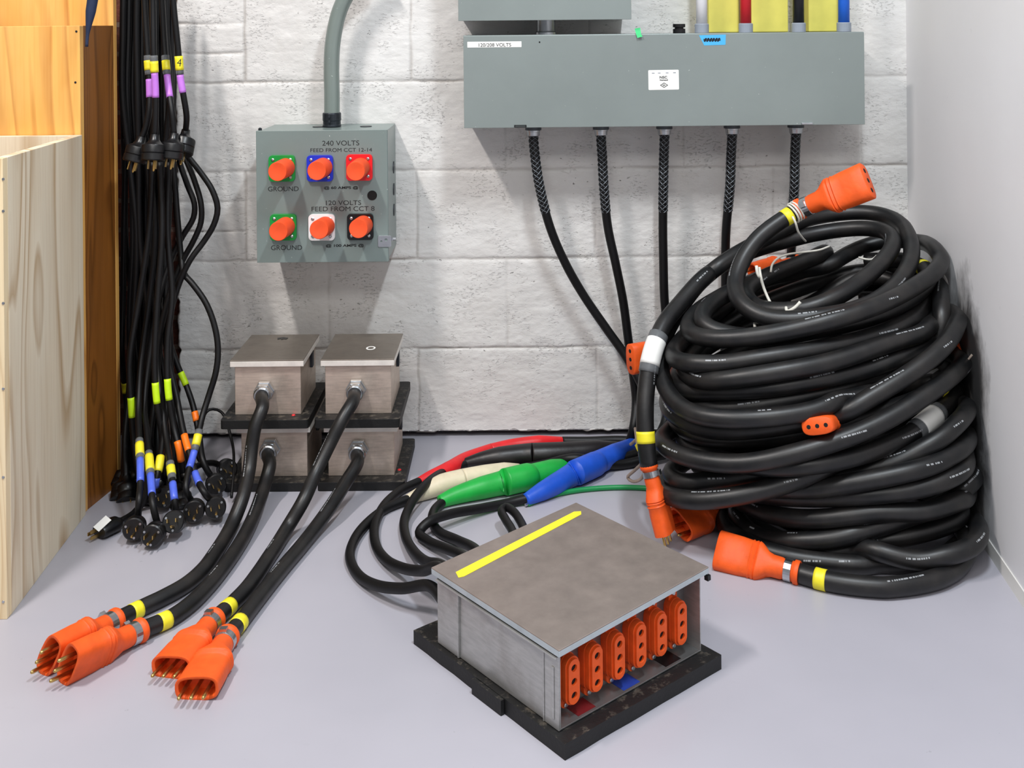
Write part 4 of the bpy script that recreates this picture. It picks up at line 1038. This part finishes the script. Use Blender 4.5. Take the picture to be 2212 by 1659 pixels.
def cordthing(label, path, plug=None, bands=(), r=RH, plen=.03, pr=.0205):
    P = [PX(p, r) for p in path]
    if plug and plug[2] == 'F':
        cen = PZ(plug[0], plug[1], .0205); fd = Vector((plug[3], -1, plug[4])).normalized()
        P[-1] = cen-fd*.030; P[-1].z = max(.02, P[-1].z)
    t = thing('hanging_cable', label, 'cable', (P[-1].x, P[-1].y, 0), 0, GRP)
    pts = catmull(P, .01)
    for p in pts: p.z = max(p.z, r)
    tube('cord', pts, r, M['cord'], t, n=10)
    for py0, py1, mt, ex, nm in bands:
        def yy(p):  # image row of a point
            d = p.y+CD; a = p.x*FL/d; b = (CH-p.z)*FL/d; return 55+(-a*RS+b*RC)
        ii = [i for i, p in enumerate(pts) if py0-12 <= yy(p) <= py1+12]
        if not ii: continue
        cand = sorted(ii, key=lambda i: abs(yy(pts[i])-py0)); i0 = cand[0]
        cand = sorted(ii, key=lambda i: abs(yy(pts[i])-py1)); i1 = cand[0]
        s0, s1 = sorted((arc(pts, i0), arc(pts, i1)))
        if s1-s0 < .012: s1 = s0+.02
        band(nm, pts, s0, s1, r+ex, M[mt], t, n=12, label={'marker_band': {'violet': 'violet', 'bluetape': 'blue', 'lime': 'lime green', 'otape': 'orange', 'yellow': 'yellow'}.get(mt, mt)+' band', 'clear_sleeve': 'clear sleeve', 'number_label': 'yellow number label'}[nm])
    if plug:
        if plug[2] == 'F': plug_round(t, frame(pts[-1]+fd*.016, fd, (1, .3*plug[3], plug[3])), r=.0195, L=.028)
        else:
            tgt = PX(plug, .001); e = pts[-1]; d = tgt-e
            plug_round(t, frame(e+d.normalized()*.018, d, (1, 0, 0)), faced=False, L=plen, r=pr)
    return t, pts
SL = lambda a, b: (a, b, 'clear', .0016, 'clear_sleeve')
NL = lambda a, b: (a, b, 'yellow', .0022, 'number_label')
MBD = lambda a, b, c: (a, b, c, .0008, 'marker_band')
dU = 2.17
U = [
 ('upper power cord with violet band, leftmost of the four', [(310, -60, dU+.03), (312, 0, dU+.03), (319, 120, dU+.02), (323, 190, dU+.01), (322, 240, dU), (312, 285, dU), (305, 300, dU)], (290, 350, dU-.01)),
 ('upper power cord with violet band, second from the left', [(328, -60, dU-.01), (330, 0, dU-.01), (332, 120, dU-.02), (336, 200, dU-.02), (336, 250, dU-.02), (334, 295, dU-.02)], (330, 350, dU-.03)),
 ('upper power cord with violet band, second from the right', [(348, -60, dU+.05), (350, 0, dU+.05), (357, 120, dU+.04), (364, 190, dU+.02), (371, 240, dU), (376, 292, dU)], (368, 350, dU-.01)),
 ('upper power cord numbered 4 beside the painted blocks', [(372, -60, dU+.01), (374, 0, dU+.01), (385, 110, dU+.01), (390, 170, dU+.01), (397, 210, dU+.01), (403, 250, dU+.02), (401, 285, dU+.04)], (392, 330, dU+.02)),
]
BU = [[SL(120, 160), NL(128, 151), MBD(168, 208, 'violet')], [SL(119, 160), NL(128, 151), MBD(162, 209, 'violet')], [SL(120, 160), NL(128, 150), MBD(165, 206, 'violet')], [SL(116, 158), NL(123, 147), MBD(160, 199, 'violet')]]
for (lb, pa, pl), bb in zip(U, BU):
    t, pts = cordthing(lb, pa, pl, bb, plen=.030, pr=.0235)
    if 'numbered 4' in lb: 
        q = PD(387, 135, dU-.01)
        text('lettering', '4', frame(q+Vector((0, .0008, 0)), (0, -1, 0), (1, 0, -.12)), .0085, .015, M['text'], t)
# long cords reaching the floor
LW_ = [
 ('cord at the far right bowing out over the blocks, lowest bow', [(372, 330, 2.30), (392, 560, 2.28), (398, 592, 2.26), (415, 612, 2.25), (445, 655, 2.24), (465, 710, 2.23), (471, 760, 2.22), (466, 805, 2.21), (451, 855, 2.20), (437, 900, 2.18), (428, 940, 2.15), (417, 985, 2.12), (407, 1020, 2.09), (402, 1060, 2.06), (408, 1085, .03)], (420, 1108, 'F', .2, .2), [SL(932, 972), NL(938, 965), MBD(978, 1015, 'bluetape')]),
 ('cord with the widest bow out over the blocks at mid height', [(392, 300, 2.30), (405, 335, 2.28), (430, 368, 2.27), (458, 410, 2.26), (470, 450, 2.26), (462, 485, 2.26), (440, 522, 2.26), (412, 560, 2.25), (388, 610, 2.25), (368, 680, 2.24), (362, 760, 2.24), (380, 850, 2.22), (398, 940, 2.16), (412, 990, 2.12), (424, 1030, 2.09), (442, 1065, 2.05), (456, 1085, .03)], (466, 1105, 'F', .25, .3), [MBD(938, 975, 'otape'), MBD(1018, 1042, 'bluetape')]),
 ('cord with a second bow close beside the widest one', [(384, 300, 2.32), (400, 340, 2.30), (420, 390, 2.29), (434, 440, 2.28), (434, 480, 2.28), (418, 520, 2.28), (396, 560, 2.28), (375, 610, 2.27), (352, 690, 2.26), (340, 780, 2.25), (350, 870, 2.2), (358, 940, 2.15), (366, 990, 2.10), (372, 1035, 2.06), (377, 1080, 2.02), (378, 1110, .03)], (377, 1141, 'F', .1, .45), [SL(998, 1035), NL(1004, 1028), MBD(1044, 1080, 'bluetape')]),
 ('cord with an inner bow just right of the brick', [(376, 300, 2.34), (388, 350, 2.33), (405, 400, 2.32), (420, 440, 2.31), (418, 470, 2.31), (395, 510, 2.31), (370, 560, 2.30), (345, 640, 2.28), (325, 760, 2.26), (312, 870, 2.22), (318, 940, 2.15), (323, 1000, 2.08), (327, 1050, 2.03), (331, 1095, 1.99), (333, 1125, .03)], (332, 1158, 'F', 0, .15), [SL(980, 1022), NL(985, 1016), MBD(1026, 1064, 'bluetape')]),
 ('hanging cord ending in the plug at the far left front of the cluster', [(318, 300, 2.30), (330, 400, 2.29), (335, 520, 2.28), (322, 650, 2.27), (305, 780, 2.24), (299, 880, 2.19), (301, 950, 2.12), (303, 1000, 2.07), (303, 1050, 2.03), (300, 1085, 2.00), (295, 1115, .03)], (291, 1146, 'F', .15, .2), [SL(950, 992), NL(956, 984), MBD(994, 1042, 'bluetape')]),
 ('hanging cord whose numbered sleeve leans left near the floor', [(356, 300, 2.32), (352, 420, 2.31), (356, 550, 2.30), (362, 680, 2.28), (362, 800, 2.24), (358, 900, 2.19), (351, 960, 2.14), (344, 1005, 2.10), (336, 1045, 2.08), (340, 1060, .03)], (352, 1082, 'F', .3, .3), [SL(984, 1022), NL(990, 1016), MBD(1030, 1048, 'bluetape')]),
 ('hanging cord with a lime band and an orange band beside the blocks', [(350, 600, 2.33), (362, 720, 2.32), (382, 785, 2.31), (402, 832, 2.30), (418, 880, 2.28), (430, 940, 2.25), (440, 1000, 2.2), (452, 1035, .03)], (466, 1052, 'F', .4, .25), [MBD(802, 836, 'lime'), MBD(886, 912, 'otape')]),
 ('hanging cord with a long lime band left of centre', [(330, 350, 2.24), (322, 500, 2.24), (300, 650, 2.23), (280, 780, 2.21), (284, 880, 2.20), (290, 960, 2.2), (300, 1030, .04)], None, [MBD(862, 900, 'lime')]),
 ('hanging cord with a lime band near the middle', [(345, 350, 2.24), (350, 500, 2.22), (340, 650, 2.20), (334, 780, 2.18), (338, 860, 2.17), (352, 950, 2.17), (360, 1030, .04)], None, [MBD(828, 876, 'lime')]),
 ('hanging cord with a thin lime band right of centre', [(365, 350, 2.26), (362, 500, 2.24), (372, 640, 2.22), (362, 740, 2.20), (363, 840, 2.18), (375, 920, 2.17), (388, 975, 2.15), (396, 1035, .04)], None, [MBD(820, 862, 'lime'), MBD(950, 992, 'otape')]),
 ('hanging cord nearest the orange cabinet with a yellow band', [(272, 300, 2.33), (268, 480, 2.33), (266, 640, 2.33), (263, 760, 2.32), (270, 840, 2.38), (280, 940, 2.34), (290, 1030, .04)], None, [MBD(828, 846, 'yellow')]),
]
for lb, pa, pl, bb in LW_: cordthing(lb, pa, pl, bb)
rs = random.Random(11)
side_ = ['thin dark', 'plain black', 'dusty black', 'glossy black']
K = 22
for k in range(K):
    x0 = 268+105*(k % 11)/10+rs.uniform(-3, 3); d0 = 2.26+.055*(k//11)+rs.uniform(0, .02)
    d0 = 2.275+.07*(k//11)+.012*(k % 3)
    x1 = x0*.7+.3*322+rs.uniform(-14, 14); x2 = 322+(x0-322)*.62+rs.uniform(-20, 20); x3 = 325+(x0-325)*1.0+rs.uniform(-22, 22)
    x3 = max(270, x3)
    yend = 1000+rs.uniform(0, 60)
    pa = [(x0, -60, d0), (x0-2, 60, d0), (x0+rs.uniform(-6, 6), 200, d0), (x1*.5+x0*.5, 360, d0+.01), (x1, 520, d0+.015), (x2, 700, d0+.02), ((x2+x3)/2, 850, d0+.01), (x3, 950, d0-.03), (x3+rs.uniform(-6, 10), yend, .03)]
    pl = (x3+rs.uniform(-14, 14), yend+28, .012) if k % 2 == 0 else None
    t, _ = cordthing('plain black cord, %s %s of the cords without bands in the hanging bundle' % (['first', 'second', 'third', 'fourth', 'fifth', 'sixth', 'seventh', 'eighth', 'ninth', 'tenth', 'eleventh'][k % 11], 'front' if k < 11 else 'rear'), pa, pl, (), r=.0064)
    t['label'] = 'plain black cord among the unbanded cords hanging against the brick'
    t['group'] = 'plain unbanded cords in the hanging bundle'
# plugs lying to the right of the heap
cordthing('thin black cord arching from the heap to behind the steel boxes', [(500, 1075, .012), (505, 1010, 2.20), (500, 950, 2.30), (478, 890, 2.34), (452, 885, 2.33), (432, 920, 2.30), (425, 980, 2.25), (440, 1010, 2.2)], None, (), r=.003)
t, _ = cordthing('black cord ending in a round plug right of the heap', [(395, 1030, .05), (430, 1005, .05), (460, 1000, .04), (472, 1010, .03)], (490, 1020, 'F', .5, .3))
t, pts = cordthing('black cord with a white labelled plug lying by the crate', [(318, 1010, 2.12), (316, 1070, .03), (300, 1098, RH), (278, 1116, .010), (256, 1128, .014)], None)
e = pts[-1]; tg = PZ(190, 1160, .014); T = frame(e-Vector((0, 0, 0)), tg-e, (0, 0, 1))
b = MB().lathe([(.008, -.006), (.011, .0), (.0155, .004), (.0165, .010), (.0165, .040), (.015, .044)], 20, T @ Matrix.Diagonal((.8, 1.15, 1, 1))).build('plug', M['black'], t, world=True, smooth=True)
b.modifiers.new('e', 'EDGE_SPLIT').split_angle = .7
q = PZ(221, 1131, .0285)
dv = (tg-e).normalized(); sd = Vector((0, 0, 1)).cross(dv).normalized()
Tl = frame(q, Vector((0, -.55, .85)), dv)
MB().box(-.014, .014, -.008, .008, -.0004, .0004, Tl).build('plug_label', M['white'], b, world=True, label='white label')
for x, y in ((.0055, 0), (-.0055, 0), (0, .008)):
    MB().box(x-.003, x+.003, y-.0008, y+.0008, .044, .062, T).build('prong', M['brass'], b, world=True)
# ---------------------------------------------------------------- light
def area(name, loc, tgt, sx, sy, power, col):
    l = bpy.data.lights.new(name, 'AREA'); l.shape = 'RECTANGLE'; l.size = sx; l.size_y = sy; l.energy = power; l.color = col
    o = bpy.data.objects.new(name, l); COL.objects.link(o); o.location = loc
    o.rotation_euler = (Vector(tgt)-Vector(loc)).to_track_quat('-Z', 'Y').to_euler(); return o
def lamp(name, loc, sx, sy, power, col):
    l = bpy.data.lights.new(name, 'AREA'); l.shape = 'RECTANGLE'; l.size = sx; l.size_y = sy; l.energy = power; l.color = col
    o = bpy.data.objects.new(name, l); COL.objects.link(o); o.location = loc
lamp('ceiling_lamp_left', (-1.0, -1.45, 2.4), .11, .5, 58, (1.0, .94, .90))
lamp('ceiling_lamp_right', (.40, -1.45, 2.4), .11, .5, 46, (.88, .95, 1.0))
area('fill_light_rear', (-.2, -3.3, 2.5), (0, 0, .5), 1.8, .5, 34, (1, .99, .97))  # added unseen fill that brightens the wall and the box fronts
w = bpy.data.worlds.new('room_light'); SC.world = w; w.use_nodes = True
bg = w.node_tree.nodes['Background']; bg.inputs[0].default_value = (.80, .82, .88, 1); bg.inputs[1].default_value = .42
vs = SC.view_settings; vs.view_transform = 'Standard'; vs.look = 'None'; vs.exposure = -.36; vs.gamma = 1; vs.use_curve_mapping = False
